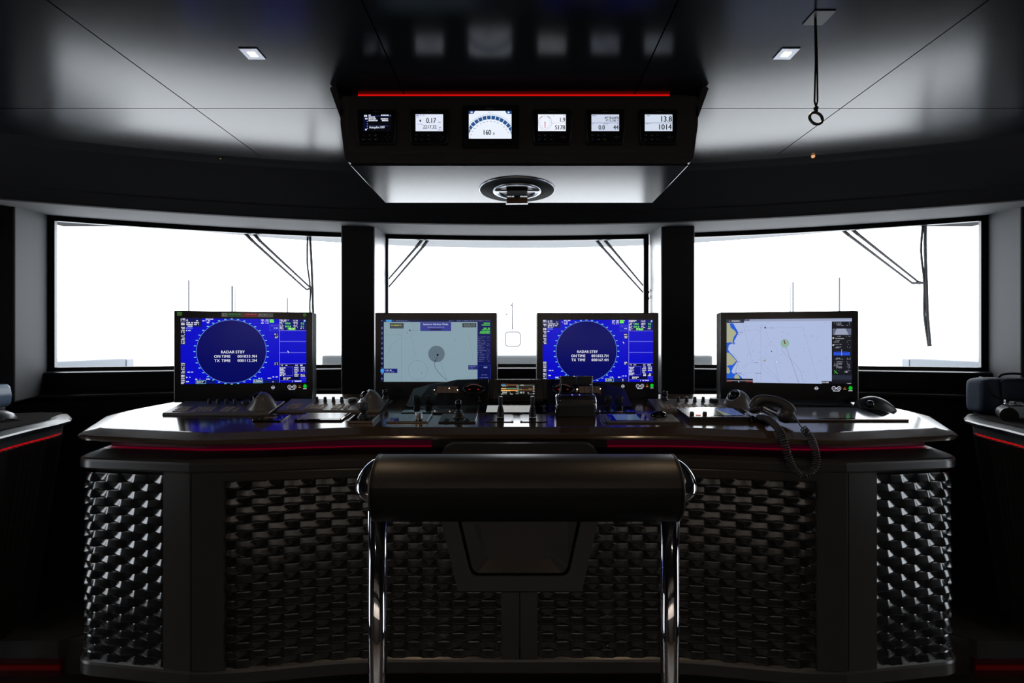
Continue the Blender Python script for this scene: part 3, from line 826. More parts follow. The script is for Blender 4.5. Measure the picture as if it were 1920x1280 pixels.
ob(ls, 'led_strip', label='red glowing strip')

def instrument(label, px0, px1, py0, py1, kind):
    w = (px1 - px0) * YO / F; hgt = (py1 - py0) * YO / F
    c = P((px0 + px1) / 2, (py0 + py1) / 2, YO)
    big = kind == 'heading'
    t = thing('instrument_display', label, 'instrument display', (c.x, YO - .004, c.z), (0, 0, 0), 'instrument displays on the overhead console')
    b = MB()
    if big: b.box(-w / 2, w / 2, -.012, .003, -hgt / 2, hgt / 2, .003)
    else:
        b.prism([(-w * .49, hgt / 2), (-w * .5, hgt * .2), (-w * .485, -hgt * .2), (-w * .455, -hgt / 2), (w * .455, -hgt / 2), (w * .485, -hgt * .2), (w * .5, hgt * .2), (w * .49, hgt / 2)], 'y', -.012, .003, bev=.003)
    b.build('bezel', M['bezel'], t)
    if not big:
        for sx in (-1, 1):
            rb = MB(); rb.tube([(sx * w * .475, -.0125, hgt * .34), (sx * w * .488, -.0135, 0), (sx * w * .465, -.0135, -hgt * .32), (sx * w * .44, -.0125, -hgt * .46)], [.0012, .002, .0024, .001], 6)
            rb.build('side_rib', M['casing'], t)
    W, H = (px1 - px0) * 10, (py1 - py0) * 10
    s = Screen(w, hgt, W, H, -.0122)
    return t, s
def keys(s, W, H, kp):
    g = M['dimprint']
    for i in range(3):
        for j in range(2):
            u = W * (.17 + .155 * i); v = H * (.74 + .125 * j)
            if (i, j) == (0, 1) and kp == 'b': s.circle(u, v, 14, (14, 24, 48), 2, 12)
            else: s.scrib(u - 22, v, u + 22, 11, g, 2, .9)
            if i == 2 - (kp == 'b') and j == 0: s.scrib(u - 16, v + 16, u + 16, 9, g, 2, .9)
    u, v = W * .785, H * .80
    if kp == 'a':
        for a, b in ((0, -1), (0, 1), (-1, 0), (1, 0)):
            s.poly([(u + a * 40 - b * 10, v + b * 40 - a * 10), (u + a * 52, v + b * 52), (u + a * 40 + b * 10, v + b * 40 + a * 10)], g, 2)
    else:
        s.scrib(u - 55, v, u + 55, 10, g, 2, .9); s.rect(u - 5, v - 40, u + 5, v - 32, g, 2); s.rect(u - 5, v + 32, u + 5, v + 40, g, 2)
    s.text('FURUNO', W * .5, H * .068, 17, g, 2, 'c', 1.35)
INK = (18, 20, 34)
LC = (226, 232, 248)
t, s = instrument('autopilot display with black screen, first from the left on the overhead console', 672, 745, 209, 274, 'ap')
W, H = 730, 650; keys(s, W, H, 'a')
s.rect(118, 98, 640, 412, (7, 8, 14), 1, 1)
wb = (235, 240, 255)
s.rect(120, 100, 205, 410, (8, 12, 44), 2); s.scrib(140, 128, 195, 34, wb, 3, .95); s.scrib(156, 180, 200, 26, wb, 3, .9)
for y in (225, 268, 310, 352): s.rect(190, y, 206, y + 14, (150, 165, 240), 3)
s.circle(172, 382, 16, wb, 3, 14)
s.rect(214, 128, 640, 136, (60, 72, 150), 2); s.scrib(222, 116, 280, 22, wb, 3, .95); s.scrib(452, 116, 600, 22, wb, 3, .9); s.circle(622, 118, 7, (180, 180, 230), 3, 8)
s.scrib(222, 150, 360, 20, wb, 3, .9); s.scrib(222, 182, 360, 22, wb, 3, .95); s.scrib(222, 214, 388, 24, wb, 3, .95); s.scrib(448, 182, 585, 22, wb, 3, .95); s.scrib(448, 214, 585, 24, wb, 3, .95)
s.rect(222, 306, 590, 316, (50, 60, 120), 2); s.text('Autopilot OFF', 232, 338, 40, wb, 3, sx=.86)
s.build('screen', t)
t, s = instrument('display reading 0.17 over 2217.32, second from the left on the overhead console', 770, 843, 209, 274, 'log')
keys(s, W, H, 'a'); s.rect(112, 96, 622, 410, LC, 1)
s.text('0.17', 310, 212, 92, INK, 3, sx=.82); s.text('2217.32', 252, 330, 64, INK, 3, sx=.86); s.text('km', 540, 244, 24, (70, 74, 90), 3); s.text('NM', 544, 346, 26, (70, 74, 90), 3, sx=.8)
s.poly([(200, 192), (222, 222), (210, 222), (210, 240), (190, 240), (190, 222), (178, 222)], INK, 3)
s.rect(122, 110, 172, 126, (110, 116, 200), 2); s.scrib(182, 118, 280, 14, (120, 125, 160)); s.scrib(122, 150, 170, 12, (120, 125, 160)); s.scrib(126, 282, 250, 12, (120, 125, 160)); s.rect(112, 374, 622, 376, (180, 186, 210), 2); s.scrib(520, 390, 600, 12, (110, 114, 160))
s.build('screen', t)
t, s = instrument('large heading display with white dial reading 160.6, third on the overhead console', 868, 973, 201, 280, 'heading')
W, H = 1050, 790
wh = (236, 243, 255)
s.rect(120, 115, 912, 630, wh, 1); bl, bl2 = (44, 86, 140), (150, 180, 220)
cx, cy, ra = 516, 690, 450
for i in range(15):
    a = math.radians(90 + (i - 7) * 10.2 + 3)
    a0, a1 = a - math.radians(4.3), a + math.radians(4.3)
    q = [(cx + r * math.cos(b), cy - r * math.sin(b)) for r, b in ((488, a0), (488, a1), (420, a1), (420, a0))]
    if all(124 < p[0] < 908 for p in q): s.poly(q, bl, 3)
    else:
        q = [(min(910, max(122, p[0])), p[1]) for p in q]; s.poly(q, bl, 3)
    c2 = (cx + 380 * math.cos(a + .09), cy - 380 * math.sin(a + .09))
    if 140 < c2[0] < 890: s.scrib(c2[0] - 16, c2[1], c2[0] + 16, 14, (130, 140, 160), 3, .9)
s.ring(cx, cy, 506, 5, bl2, 2, 60, math.radians(40), math.radians(140)); s.ring(cx, cy, 520, 3, (190, 205, 230), 2, 60, math.radians(41), math.radians(139))
s.poly([(120, 115), (236, 115), (210, 165), (190, 172), (120, 172)], (36, 72, 130), 3); s.poly([(912, 115), (792, 115), (818, 160), (842, 172), (912, 172)], (36, 72, 130), 3); s.rect(152, 126, 194, 162, (190, 205, 230), 4); s.circle(858, 144, 18, wh, 4, 20)
s.text('160', 398, 512, 92, INK, 4, sx=.80); s.text('.6', 560, 532, 54, (70, 74, 90), 4, sx=.8); s.scrib(480, 142, 560, 10, (140, 150, 165)); s.poly([(508, 168), (524, 168), (516, 182)], (130, 150, 180), 4)
s.text('SIMRAD', 516, 72, 30, M['dimprint'], 2, 'c', 1.1)
s.build('screen', t)
W, H = 730, 650
t, s = instrument('wind display with round dial and readings 1.9 and S178, fourth on the overhead console', 998, 1071, 209, 274, 'wind')
keys(s, W, H, 'b'); s.rect(106, 98, 620, 408, (240, 244, 255), 1)
s.ring(234, 252, 126, 4, (120, 124, 140), 2, 48); s.ring(234, 252, 126, 10, (70, 60, 70), 3, 12, math.radians(35), math.radians(70)); s.ring(234, 252, 126, 10, (150, 40, 50), 3, 12, math.radians(112), math.radians(145))
for i in range(12):
    a = i * PI / 6; s.rect(234 + 96 * math.cos(a) - 9, 252 - 96 * math.sin(a) - 5, 234 + 96 * math.cos(a) + 9, 252 - 96 * math.sin(a) + 5, (170, 174, 186), 3)
s.poly([(224, 248), (244, 248), (240, 350), (228, 350)], (220, 120, 110), 4); s.circle(234, 248, 12, (160, 164, 176), 4, 14)
s.text('1.9', 606, 198, 80, INK, 3, 'r', .80); s.text('S178', 604, 340, 80, INK, 3, 'r', .84); s.rect(370, 254, 620, 257, (175, 180, 200), 2); s.scrib(376, 124, 400, 10, (140, 144, 160)); s.scrib(572, 124, 600, 10, (140, 144, 160)); s.scrib(376, 272, 400, 10, (140, 144, 160))
s.build('screen', t)
t, s = instrument('position display with coordinates above 0.0 and 44, second from the right overhead', 1097, 1170, 209, 274, 'pos')
keys(s, W, H, 'b'); s.rect(106, 100, 618, 408, (206, 214, 234), 1)
s.text("44\u00b018.664'N", 612, 162, 46, INK, 3, 'r', .80); s.text("9\u00b013.745' E", 612, 214, 46, INK, 3, 'r', .80); s.rect(106, 252, 618, 260, (130, 136, 190), 2)
s.text('0.0', 352, 340, 84, INK, 3, 'r', .82); s.text('44', 606, 340, 84, INK, 3, 'r', .82); s.scrib(122, 124, 196, 14, (90, 94, 130)); s.scrib(122, 276, 160, 12, (90, 94, 130)); s.scrib(330, 276, 420, 12, (90, 94, 130)); s.scrib(580, 276, 610, 12, (90, 94, 130))
s.build('screen', t)
t, s = instrument('air display reading 13.8 over 1014, rightmost on the overhead console', 1196, 1269, 209, 274, 'air')
keys(s, W, H, 'b'); s.rect(106, 100, 618, 408, (210, 220, 236), 1)
s.text('13.8', 606, 184, 100, INK, 3, 'r', .92); s.text('1014', 600, 332, 100, INK, 3, 'r', .90); s.rect(106, 252, 618, 260, (130, 136, 170), 2); s.scrib(120, 124, 196, 13, (90, 94, 120)); s.scrib(120, 274, 200, 13, (90, 94, 120)); s.scrib(580, 118, 604, 12, (90, 94, 120)); s.scrib(570, 274, 606, 12, (90, 94, 120))
s.build('screen', t)

# compass periscope under the overhead console
pc = P(969.5, 352, 1.85); zc = 2.124
t = thing('compass_periscope', 'round magnetic compass periscope set in the underside of the overhead console', 'compass', (pc.x, 1.855, zc))
q = MB(); q.lathe([(.148, .001), (.148, -.003), (.1455, -.0045), (.144, -.003)], 48, cap=False); q.build('outer_rim', M['alu'], t)
q = MB(); q.lathe([(.1445, -.0025), (.1440, -.0045), (.094, -.0050)], 48, m=M['gap'], cap=False); q.build('dark_collar', None, t)
q = MB(); q.lathe([(.094, -.003), (.094, -.0085), (.090, -.0100), (.072, -.0100), (.070, -.004)], 48, cap=False); q.build('clamp_ring', M['alu'], t)
q = MB(); q.lathe([(.0705, -.0055), (.0001, -.0050)], 32, cap=False); q.build('brass_bowl', M['wood'], t)
q = MB(); q.box(-.0405, .0405, -.05, .045, -.018, -.002, .004); q.build('mirror_block', M['gap'], t)
for sx in (-1, 1):
    q = MB(); q.box(min(sx * .036, sx * .085), max(sx * .036, sx * .085), -.034, -.016, -.0155, -.009, .002); q.build('bracket', M['alu'], t)
    q = MB()
    for k in range(6): q.box(min(sx * (.012 + k * .005), sx * (.0145 + k * .005)), max(sx * (.012 + k * .005), sx * (.0145 + k * .005)), .01, .03, -.0205, -.017, m=M['steel'])
    q.build('lens_ribs', None, t)
q = MB(); q.prism([(-.042, .0), (.042, .0), (.042, -.026), (.040, -.031), (-.040, -.031), (-.042, -.026)], 'y', .071, .080, M['wood'])
q.prism([(-.046, -.0305), (.044, -.0295), (.044, -.0325), (-.046, -.0335)], 'y', .066, .084, M['plate'])
q.build('tilting_flap', None, t, )
q = MB(); q.tube([(-.095, .02, -.001), (-.085, .045, -.004), (-.075, .05, -.002), (-.088, .02, -.006)], .0015, 6); q.build('wire', M['black'], t)
q = MB(); q.tube([(.088, .03, -.004), (.10, .055, -.003)], .0015, 6); q.build('wire', M['black'], t)

# ------------------------------------------------------------------ ceiling fittings
LIGHTPOS = []
def downlight(label, x, y, vis=True):
    t = thing('downlight', label, 'ceiling light', (x, y, HC), (0, 0, 0), 'square ceiling spotlights')
    q = MB(); w = .027
    q.prism([(-w, -w), (w, -w), (w, w), (-w, w)], 'z', -.003, .0005, M['alu'], bev=.001); q.build('trim_plate', None, t)
    q = MB(); q.box(-.011, .011, -.011, .011, -.0045, -.002, .001); q.build('lens', emat((1.0, .86, .68), 6.0, name='downlight_lens'), t)
    LIGHTPOS.append((x, y))
    return t
downlight('square recessed ceiling spotlight left of the overhead console', -.793, 1.419)
downlight('square recessed ceiling spotlight beside the hanging ring pull', .802, 1.419)
for nm, px, py in (('left', 417, 298), ('right', 1521.5, 295)):
    Y = (HC - .004 - CZ) * F / (VY - py)
    t = tag(MB().lathe([(.0001, -.006), (.006, -.006), (.008, .0), (.008, .004)], 16, m=emat((.9, .45, .2), .9, name='pin_led')).build('pin_light', None), 'tiny amber pin light at the ' + nm + ' where ceiling meets fascia', 'ceiling light', 'tiny amber pin lights')
    t.location = (X(px, Y), Y - .012, HC - .004)
# hanging strap with ring
hp = Vector((.800, 1.262, HC))
t = thing('ring_pull', 'black ring pull hanging on a looped cord from a square ceiling plate', 'ring pull', hp)
q = MB(); w = .028; q.prism([(-w, -w), (w, -w), (w, w), (-w, w)], 'z', -.003, .0005, M['black'], bev=.001); q.build('ceiling_plate', None, t)
zr = P(1530, 200, 1.262).z - HC
xo = X(1530, 1.262) - hp.x
q = MB(); q.tube([(-.012 + .002, 0, -.002), (xo - .001, 0, zr * .5), (xo - .004, 0, zr * .94), (xo, 0, zr)], .0022, 8); q.tube([(-.008, 0, -.002), (xo + .003, 0, zr * .5), (xo + .004, 0, zr * .94), (xo, 0, zr)], .0022, 8)
q.sphere((xo, 0, zr - .004), .006); q.sphere((xo, 0, zr - .012), .005); q.build('cord', M['strap'], t)
q = MB(); q.tube([(xo + .0165 * math.cos(2 * PI * i / 32), .006 * math.sin(2 * PI * i / 32), zr - .031 + .0185 * math.sin(2 * PI * i / 32)) for i in range(32)], .0036, 10, closed=True); q.build('ring', M['black'], t)

# ------------------------------------------------------------------ helm bench in the foreground
cxB = .025
hb = thing('helm_bench', 'black leather bolster bench on chrome posts in front of the helm console', 'bench', (cxB, 1.44, 0))
L0, L1 = -.426 - cxB, .476 - cxB
def prof_c(a): 
    return Vector((0, -.098 * math.sin(a) * 1.02, 1.087 + .098 * math.cos(a)))
q = MB()
n = 48
secs = [(L0 + .000, .93), (L0 + .006, .985), (L0 + .016, 1.0)] + [(L0 + .016 + (L1 - L0 - .032) * i / 10, 1.0) for i in range(1, 10)] + [(L1 - .016, 1.0), (L1 - .006, .985), (L1, .93)]
rows = []
for x, k in secs:
    row = []
    for i in range(n):
        a = 2 * PI * i / n
        r = .098 * k * (1 - .018 * math.exp(-((a - 1.30) / .035) ** 2))
        row.append((x, -r * math.sin(a), 1.087 + r * math.cos(a)))
    rows.append(row)
q.grid(rows, M['hide'], True, closed=True)
for r in (rows[0], rows[-1]): q.add(r, [list(range(n))], M['hide'])
bo = q.build('bolster', None, hb)
bo.data.materials.append(mat('smooth_black_leather', (0.007, 0.007, 0.008), 0.5, spec=0.22))
for f in bo.data.polygons:
    c = f.center; a = math.atan2(-c.y, c.z - 1.087)
    if (a > 1.30 or a < -2.0) and abs(f.normal.x) < .6: f.material_index = 1
for sx, xe in ((-1, L0), (1, L1)):
    q = MB(); q.tube([(xe - sx * .004, -.0965 * math.sin(2 * PI * i / n), 1.087 + .0965 * math.cos(2 * PI * i / n)) for i in range(n)], .0030, 8, closed=True)
    q.build('piping', M['hide'], hb)
    px_ = (-.4255 if sx < 0 else .461) - cxB
    q = MB(); q.cyl((px_, 0, .02), (px_, 0, 1.02), .0275, n=32); q.build('post', M['chrome'], hb)
    q = MB(); q.lathe([(.09, 0), (.09, .008), (.085, .014), (.035, .018), (.030, .026)], 32, Matrix.Translation((px_, 0, 0)), M['chrome']); q.build('foot_flange', None, hb)
    q = MB()
    a0 = [(xe + sx * v[0], v[1], v[2]) for v in ((-.016, .026, 1.146), (.008, .024, 1.142), (.026, .014, 1.128), (.034, -.002, 1.110), (.033, -.018, 1.094), (.022, -.030, 1.082), (.004, -.034, 1.076), (-.016, -.036, 1.074))]
    # smooth the handle
    def cr(p0, p1, p2, p3, t):
        return 0.5 * ((2 * p1) + (-p0 + p2) * t + (2 * p0 - 5 * p1 + 4 * p2 - p3) * t * t + (-p0 + 3 * p1 - 3 * p2 + p3) * t ** 3)
    def spline(pts, k=6):
        pts = [Vector(p) for p in pts]; pp = [2 * pts[0] - pts[1]] + pts + [2 * pts[-1] - pts[-2]]
        out = []
        for i in range(len(pts) - 1):
            for j in range(k): out.append(cr(pp[i], pp[i + 1], pp[i + 2], pp[i + 3], j / k))
        out.append(pts[-1]); return out
    q.tube(spline(a0), .0265, 18); q.build('end_handle', M['chrome'], hb)
# ------------------------------------------------------------------ devices on the worktop
def dev(name, label, cat, px, py, group=None, yaw=0, dx=0):
    p = D(px, py); p.x += dx
    return thing(name, label, cat, p, (TILT, 0, yaw), group)
def plate(mb, w, d, h, bev=.0015, m=None, x0=None):
    a = -w / 2 if x0 is None else x0
    return mb.box(a, a + w, 0, d, 0, h, bev, m)

def keyboard(label, px, py):
    p = D(px, py); w, d = .50, .165
    t = thing('control_keyboard', label, 'control keyboard', (p.x + w / 2, p.y, p.z), (TILT, 0, 0), 'trackball control keyboards')
    q = MB(); q.prism([(0, 0), (.006, .012), (d, .030), (d, 0)], 'x', -w / 2, w / 2, M['grey'], bev=.003); q.build('case', None, t)
    top = lambda y: .012 + (y - .006) / (d - .006) * .018
    def keypad(x0, nx, ny, kw, kd, y0=.022):
        q = MB()
        for i in range(nx):
            for j in range(ny):
                x = x0 + i * (kw + .004); y = y0 + j * (kd + .005)
                q.box(x, x + kw, y, y + kd, top(y) - .001, top(y) + .004, .001)
        q.build('keypad', M['key'], t)
    keypad(-.215, 3, 4, .018, .012); keypad(-.125, 4, 4, .020, .012); keypad(.005, 2, 4, .022, .012); keypad(.065, 1, 3, .02, .012)
    for i in range(4):
        x = -.105 + .042 * i; y = .128
        q = MB(); q.lathe([(.010, 0), (.010, .003), (.0085, .004), (.0075, .022), (.006, .024)], 20, Matrix.Translation((x, y, top(y) - .001)), M['black']); q.build('knob', None, t)
    x, y = .075, .128
    q = MB(); q.lathe([(.021, 0), (.022, .004), (.020, .015), (.017, .017)], 28, Matrix.Translation((x, y, top(y) - .001)), M['black']); q.build('dial', None, t)
    # trackball fin: tilted ring lofted to an oval foot
    c = Vector((.155, .085, .066)); nrm = Vector((-.70, -.22, .68)).normalized()
    e1 = nrm.cross(Vector((0, 1, 0))).normalized(); e2 = nrm.cross(e1).normalized()
    q = MB(); rows = []
    n = 32
    def ring(r, dn=0): return [c + nrm * dn + (e1 * math.cos(2 * PI * i / n) + e2 * math.sin(2 * PI * i / n)) * r for i in range(n)]
    foot = []
    for pnt in ring(.04):
        dxy = Vector((pnt.x - c.x, pnt.y - c.y)); a = math.atan2(dxy.y, dxy.x)
        fx = .178 + .072 * math.cos(a); fy = .083 + .056 * math.sin(a); foot.append(Vector((fx, fy, top(fy) - .003)))
    R0 = ring(.036)
    for k in range(7):
        u = k / 6; row = []
        for i in range(n):
            v = R0[i].lerp(foot[i], u ** .72)
            v.z = R0[i].z + (foot[i].z - R0[i].z) * (u ** 1.5); row.append(v)
        rows.append(row)
    q.grid([ring(.026, -.006), ring(.028, .001), ring(.033, .003)] + rows, M['grey'], True, closed=True)
    fin = q.build('trackball_housing', None, t)
    q = MB(); q.sphere(c - nrm * .004, .0255); q.build('trackball', M['gloss'], fin)
    q = MB(); q.tube(ring(.0335, .0025), .0022, 8, closed=True); q.build('scroll_ring', M['alu'], fin)
    return t
keyboard('control keyboard with trackball fin at the left end, below the left radar monitor', 303, 779)
keyboard('control keyboard with trackball fin left of centre, behind two black joysticks', 517, 774)
keyboard('control keyboard with trackball fin right of centre, left of the telephone handset', 1231, 774)

def boot(mb, r0, h, ribs, T=None, rt=None, m=None):
    rt = rt or r0 * .42; pr = [(r0 * 1.08, 0), (r0 * 1.08, .003)]
    for i in range(ribs):
        u0 = i / ribs; r = r0 + (rt - r0) * u0; r1 = r0 + (rt - r0) * (i + 1) / ribs
        pr += [(r, .003 + h * (u0 + .15 / ribs)), (r * 1.02, .003 + h * (u0 + .5 / ribs)), (r * .98, .003 + h * (u0 + .7 / ribs)), (r1 * .82, .003 + h * (u0 + .92 / ribs))]
    pr.append((rt * .8, .003 + h))
    return mb.lathe(pr, 28, T, m or M['rubber'])
def joystick(label, px, py, r, hb, knob, basebox=None, ribs=4, scale=1.0):
    t = dev('joystick', label, 'joystick', px, py, 'joysticks on the worktop')
    z0 = 0
    if basebox:
        w, d, h, m, side = basebox
        q = MB(); q.box(-w / 2, w / 2, -d / 2, d / 2, 0, h, .002, m); q.build('base_plate', None, t)
        if side:
            for sx in (-1, 1):
                q = MB(); q.box(sx * w / 2 - .003, sx * w / 2 + .003, -d / 2 - .001, d / 2, 0, h + .002, .0015); q.build('side_rail', side, t)
        z0 = h
    q = MB(); boot(q, r, hb, ribs, Matrix.Translation((0, 0, z0))); q.build('rubber_boot', None, t)
    q = MB(); T = Matrix.Translation((0, 0, z0 + hb))
    q.lathe(knob, 28, T, M['gloss'] if scale == 1.0 else M['black']); q.build('knob', None, t)
    return t, z0
cupk = [(.004, 0), (.006, .004), (.011, .006), (.0135, .012), (.0125, .028), (.0105, .031), (.0001, .032)]
joystick('small joystick with ribbed boot beside the left edge of the harbour chart monitor', 723, 757, .022, .032, cupk, (.066, .06, .012, M['black'], None))
joystick('small joystick with ribbed boot by the right edge of the central radar monitor', 1246, 759, .024, .034, cupk, (.05, .05, .006, M['black'], None))
mush = [(.005, 0), (.009, .004), (.012, .010), (.019, .016), (.021, .026), (.021, .046), (.018, .052), (.014, .054), (.0001, .055)]
t, z0 = joystick('black joystick with thick grip on bronze plate, left of the silver knob panel', 682, 788, .026, .020, mush, (.112, .10, .012, M['bronze'], M['steel']), ribs=3, scale=.9)
q = MB(); q.box(-.05, .05, -.044, .046, .0125, .0140, .0005, M['gloss']); q.box(.012, .045, .01, .04, .0141, .0146, 0, mat('red_print', (.12, .03, .02), .4)); q.build('face_plate', None, t)
ball = [(.006, 0), (.008, .003), (.0062, .007), (.007, .012), (.012, .020), (.0155, .030), (.015, .040), (.011, .047), (.0001, .050)]
t, z0 = joystick('black ball-topped joystick on square plate, left of the two upright levers', 860, 785, .026, .032, ball, (.165, .135, .007, M['black'], None), ribs=4)
q = MB(); q.box(.079, .084, -.066, .066, .004, .010, .001); q.build('side_rail', M['steel'], t)
for xx, w in ((-.048, .028), (.0, .028), (.042, .03)):
    q = MB(); q.lathe([(w * .5, 0), (w * .48, .004), (w * .38, .0045), (w * .36, .002), (.0001, .002)], 24, Matrix.Translation((xx, -.046, .007)), M['gloss']); q.build('push_button', None, t)

def flat_panel(name, label, cat, pxl, pxr, pyf, pyb, h=.006, m=None, group=None):
    a = D(pxl, pyf); b = D(pxr, pyf); c = D(pxl, pyb)
    w = b.x - a.x; d = math.hypot(c.y - a.y, c.z - a.z)
    t = thing(name, label, cat, ((a.x + b.x) / 2, a.y, a.z), (TILT, 0, 0), group)
    q = MB(); q.box(-w / 2, w / 2, 0, d, 0, h, .0018); q.build('frame', m or M['black'], t)
    return t, w, d, h
class Top(Screen):
    """pattern on an upward-facing panel: u right, v from front to back"""
    def __init__(s, w, d, z):
        Screen.__init__(s, w, d, w, d); s.z = z
    def p(s, u, v, L): return Vector((u - s.w / 2, v, s.z + L * .00025))
def screws(t, w, d, h, ins=.006):
    for sx in (-1, 1):
        for y in (ins, d - ins):
            q = MB(); q.lathe([(.0028, -.001), (.0028, .001), (.0018, .0018), (.0001, .0018)], 10, Matrix.Translation((sx * (w / 2 - ins), y, h)), M['screw']); q.build('screw', None, t)
def pins(t, w, d, h, m, pos, r=.003):
    for x, y in pos:
        q = MB(); q.lathe([(r, -.001), (r, .001), (r * .6, .002), (.0001, .0022)], 12, Matrix.Translation((x, y, h)), m); q.build('corner_pin', None, t)

# black card with gold print
t, w, d, h = flat_panel('control_unit', 'small black panel with gold printed emblem, front left of the worktop', 'control unit', 472, 526, 790.5, 779.5, .006, M['gloss'])
s = Top(w, d, h + .0002)
for i in range(9):
    u = w * (.30 + .05 * i); s.rect(u, d * (.35 + .08 * (i % 3)), u + w * .04, d * (.5 + .1 * (i % 2)), M['gold'], 1)
s.ring(w * .58, d * .5, w * .07, .003, M['gold'], 1, 20); s.rect(w * .14, d * .2, w * .2, d * .3, M['dimprint'], 1)
s.build('gold_print', t, 'gold printed marks'); pins(t, w, d, h, M['chrome'], ((-w / 2 + .003, .004), (w / 2 - .003, .004), (w / 2 - .003, d - .004)), .0025)
# framed chart card
t, w, d, h = flat_panel('framed_chart', 'black framed pale chart card lying between gold panel and bronze joystick plate', 'chart card', 551, 641, 790, 776.5, .008, M['gloss'])
q = MB(); q.box(-w / 2 + .012, w / 2 - .012, .012, d - .006, h, h + .0012, .0004); q.build('chart_card', M['paper'], t, )
pins(t, w, d, h, M['screw'], ((w / 2 - .008, .008),), .003)
# silver knob panel
t, w, d, h = flat_panel('control_unit', 'bronze edged control panel with one silver knob, left of centre at front', 'control unit', 724, 801, 793, 778.5, .007, M['bronze'])
q = MB(); q.box(-w / 2 + .006, w / 2 - .008, .005, d - .002, h - .001, h + .0008, .0003); q.build('face_plate', M['panelglass'], t)
q = MB(); q.box(w / 2 - .004, w / 2 + .003, 0, d, 0, h + .003, .001); q.build('side_rail', M['steel'], t)
q = MB(); q.lathe([(.018, 0), (.018, .003), (.016, .004), (.016, .026), (.0145, .0275), (.0001, .0275)], 28, Matrix.Translation((w * .24, d * .40, h)), M['steel']); q.build('knob', None, t)
s = Top(w, d, h + .001)
for i in range(40): 
    u, v = w * rnd.uniform(.08, .55), d * rnd.uniform(.15, .9); s.rect(u, v, u + .003, v + .0015, M['print_'], 1)
s.build('legend', t)
# glass touch panels behind
for lab, a, b, yf_, yb_ in (('flat glass touch panel left of centre, behind the silver knob panel', 752, 856, 776, 764.5), ('flat glass touch panel right of the twin throttle levers', 1102, 1192, 775, 763)):
    t, w, d, h = flat_panel('touch_screen', lab, 'touch screen', a, b, yf_, yb_, .007, M['gloss'])
    q = MB(); q.box(-w / 2 + .028, w / 2 - .02, .008, d - .004, h - .001, h + .0008, .0003); q.build('glass_face', M['panelglass'], t)
    pins(t, w, d, h, M['steel'], ((-w / 2 + .02, .006), (w / 2 - .03, .012)), .0025)
# centre wide panel with label
t, w, d, h = flat_panel('label_console', 'wide centre panel with pale glass strip, below the depth display', 'control unit', 896, 1042, 776.5, 760.5, .006, M['panelglass'])
q = MB(); q.box(-w * .40, w * .20, .018, d - .018, h - .001, h + .0008, .0004); q.build('pale_strip', emat((.36, .37, .37), 1.0, name='strip_sheen_glow'), t, );  # emission paints the white reflection lying on the strip
s = Top(w, d, h + .0006)
for i, ww in enumerate((.028, .008, .006)): s.rect(w * .86 - ww / 2, d * (.78 - .22 * i), w * .86 + ww / 2, d * (.84 - .22 * i), M['print_'], 1)
s.rect(w * .84, d * .16, w * .89, d * .22, mat('red_print2', (.35, .03, .03), .4), 1)
s.build('legend', t); pins(t, w, d, h, M['screw'], ((0.004, .004), (.004, d - .004)), .004)
for sx in (-1, 1):
    q = MB(); q.box(sx * (w / 2 + .004) - .0015, sx * (w / 2 + .004) + .0015, -.012, d - .01, .004, .009, .0008); q.build('side_rail', M['steel'], t)
# two upright levers
for lab, px, a, b in (('left one of the two upright black levers at the centre front', 938.5, 912, 963), ('right one of the two upright black levers, nearest the twin throttle', 998.5, 975, 1025)):
    pc_ = D(px, 785); t = thing('control_lever', lab, 'lever', pc_, (TILT, 0, 0), 'upright levers at the centre')
    w = (b - a) * pc_.y / F; x0 = X(a, pc_.y) - pc_.x
    q = MB(); q.box(x0, x0 + w, -.055, .065, 0, .0035, .001); q.build('base_plate', M['plate'], t)
    for xx in (x0 + .006, x0 + w - .006):
        for yy in (-.048, .058):
            q = MB(); q.lathe([(.003, 0), (.003, .0015), (.002, .0025), (.0001, .0025)], 10, Matrix.Translation((xx, yy, .0035)), M['screw']); q.build('screw', None, t)
    q = MB(); q.lathe([(.0172, 0), (.0172, .005)], 28, Matrix.Translation((0, 0, .0075)), M['steel']); q.build('steel_ring', None, t)
    q = MB(); pr = [(.0165, .0), (.0165, .012), (.016, .026)]
    for k in range(5): pr += [(.0155 - .0012 * k, .028 + k * .006), (.0165 - .0012 * k, .031 + k * .006), (.0128 - .0012 * k, .034 + k * .006)]
    pr += [(.008, .064), (.0098, .070), (.0105, .096), (.010, .099), (.0001, .1)]
    q.lathe(pr[:-4], 28, Matrix.Translation((0, 0, .003)), M['rubber']); q.build('rubber_boot', None, t)
    q = MB(); q.lathe([(.0075, .060), (.0098, .070), (.0108, .098), (.0100, .1015), (.0001, .102)], 28, Matrix.Translation((0, 0, .003)), M['black']); q.build('grip', None, t)
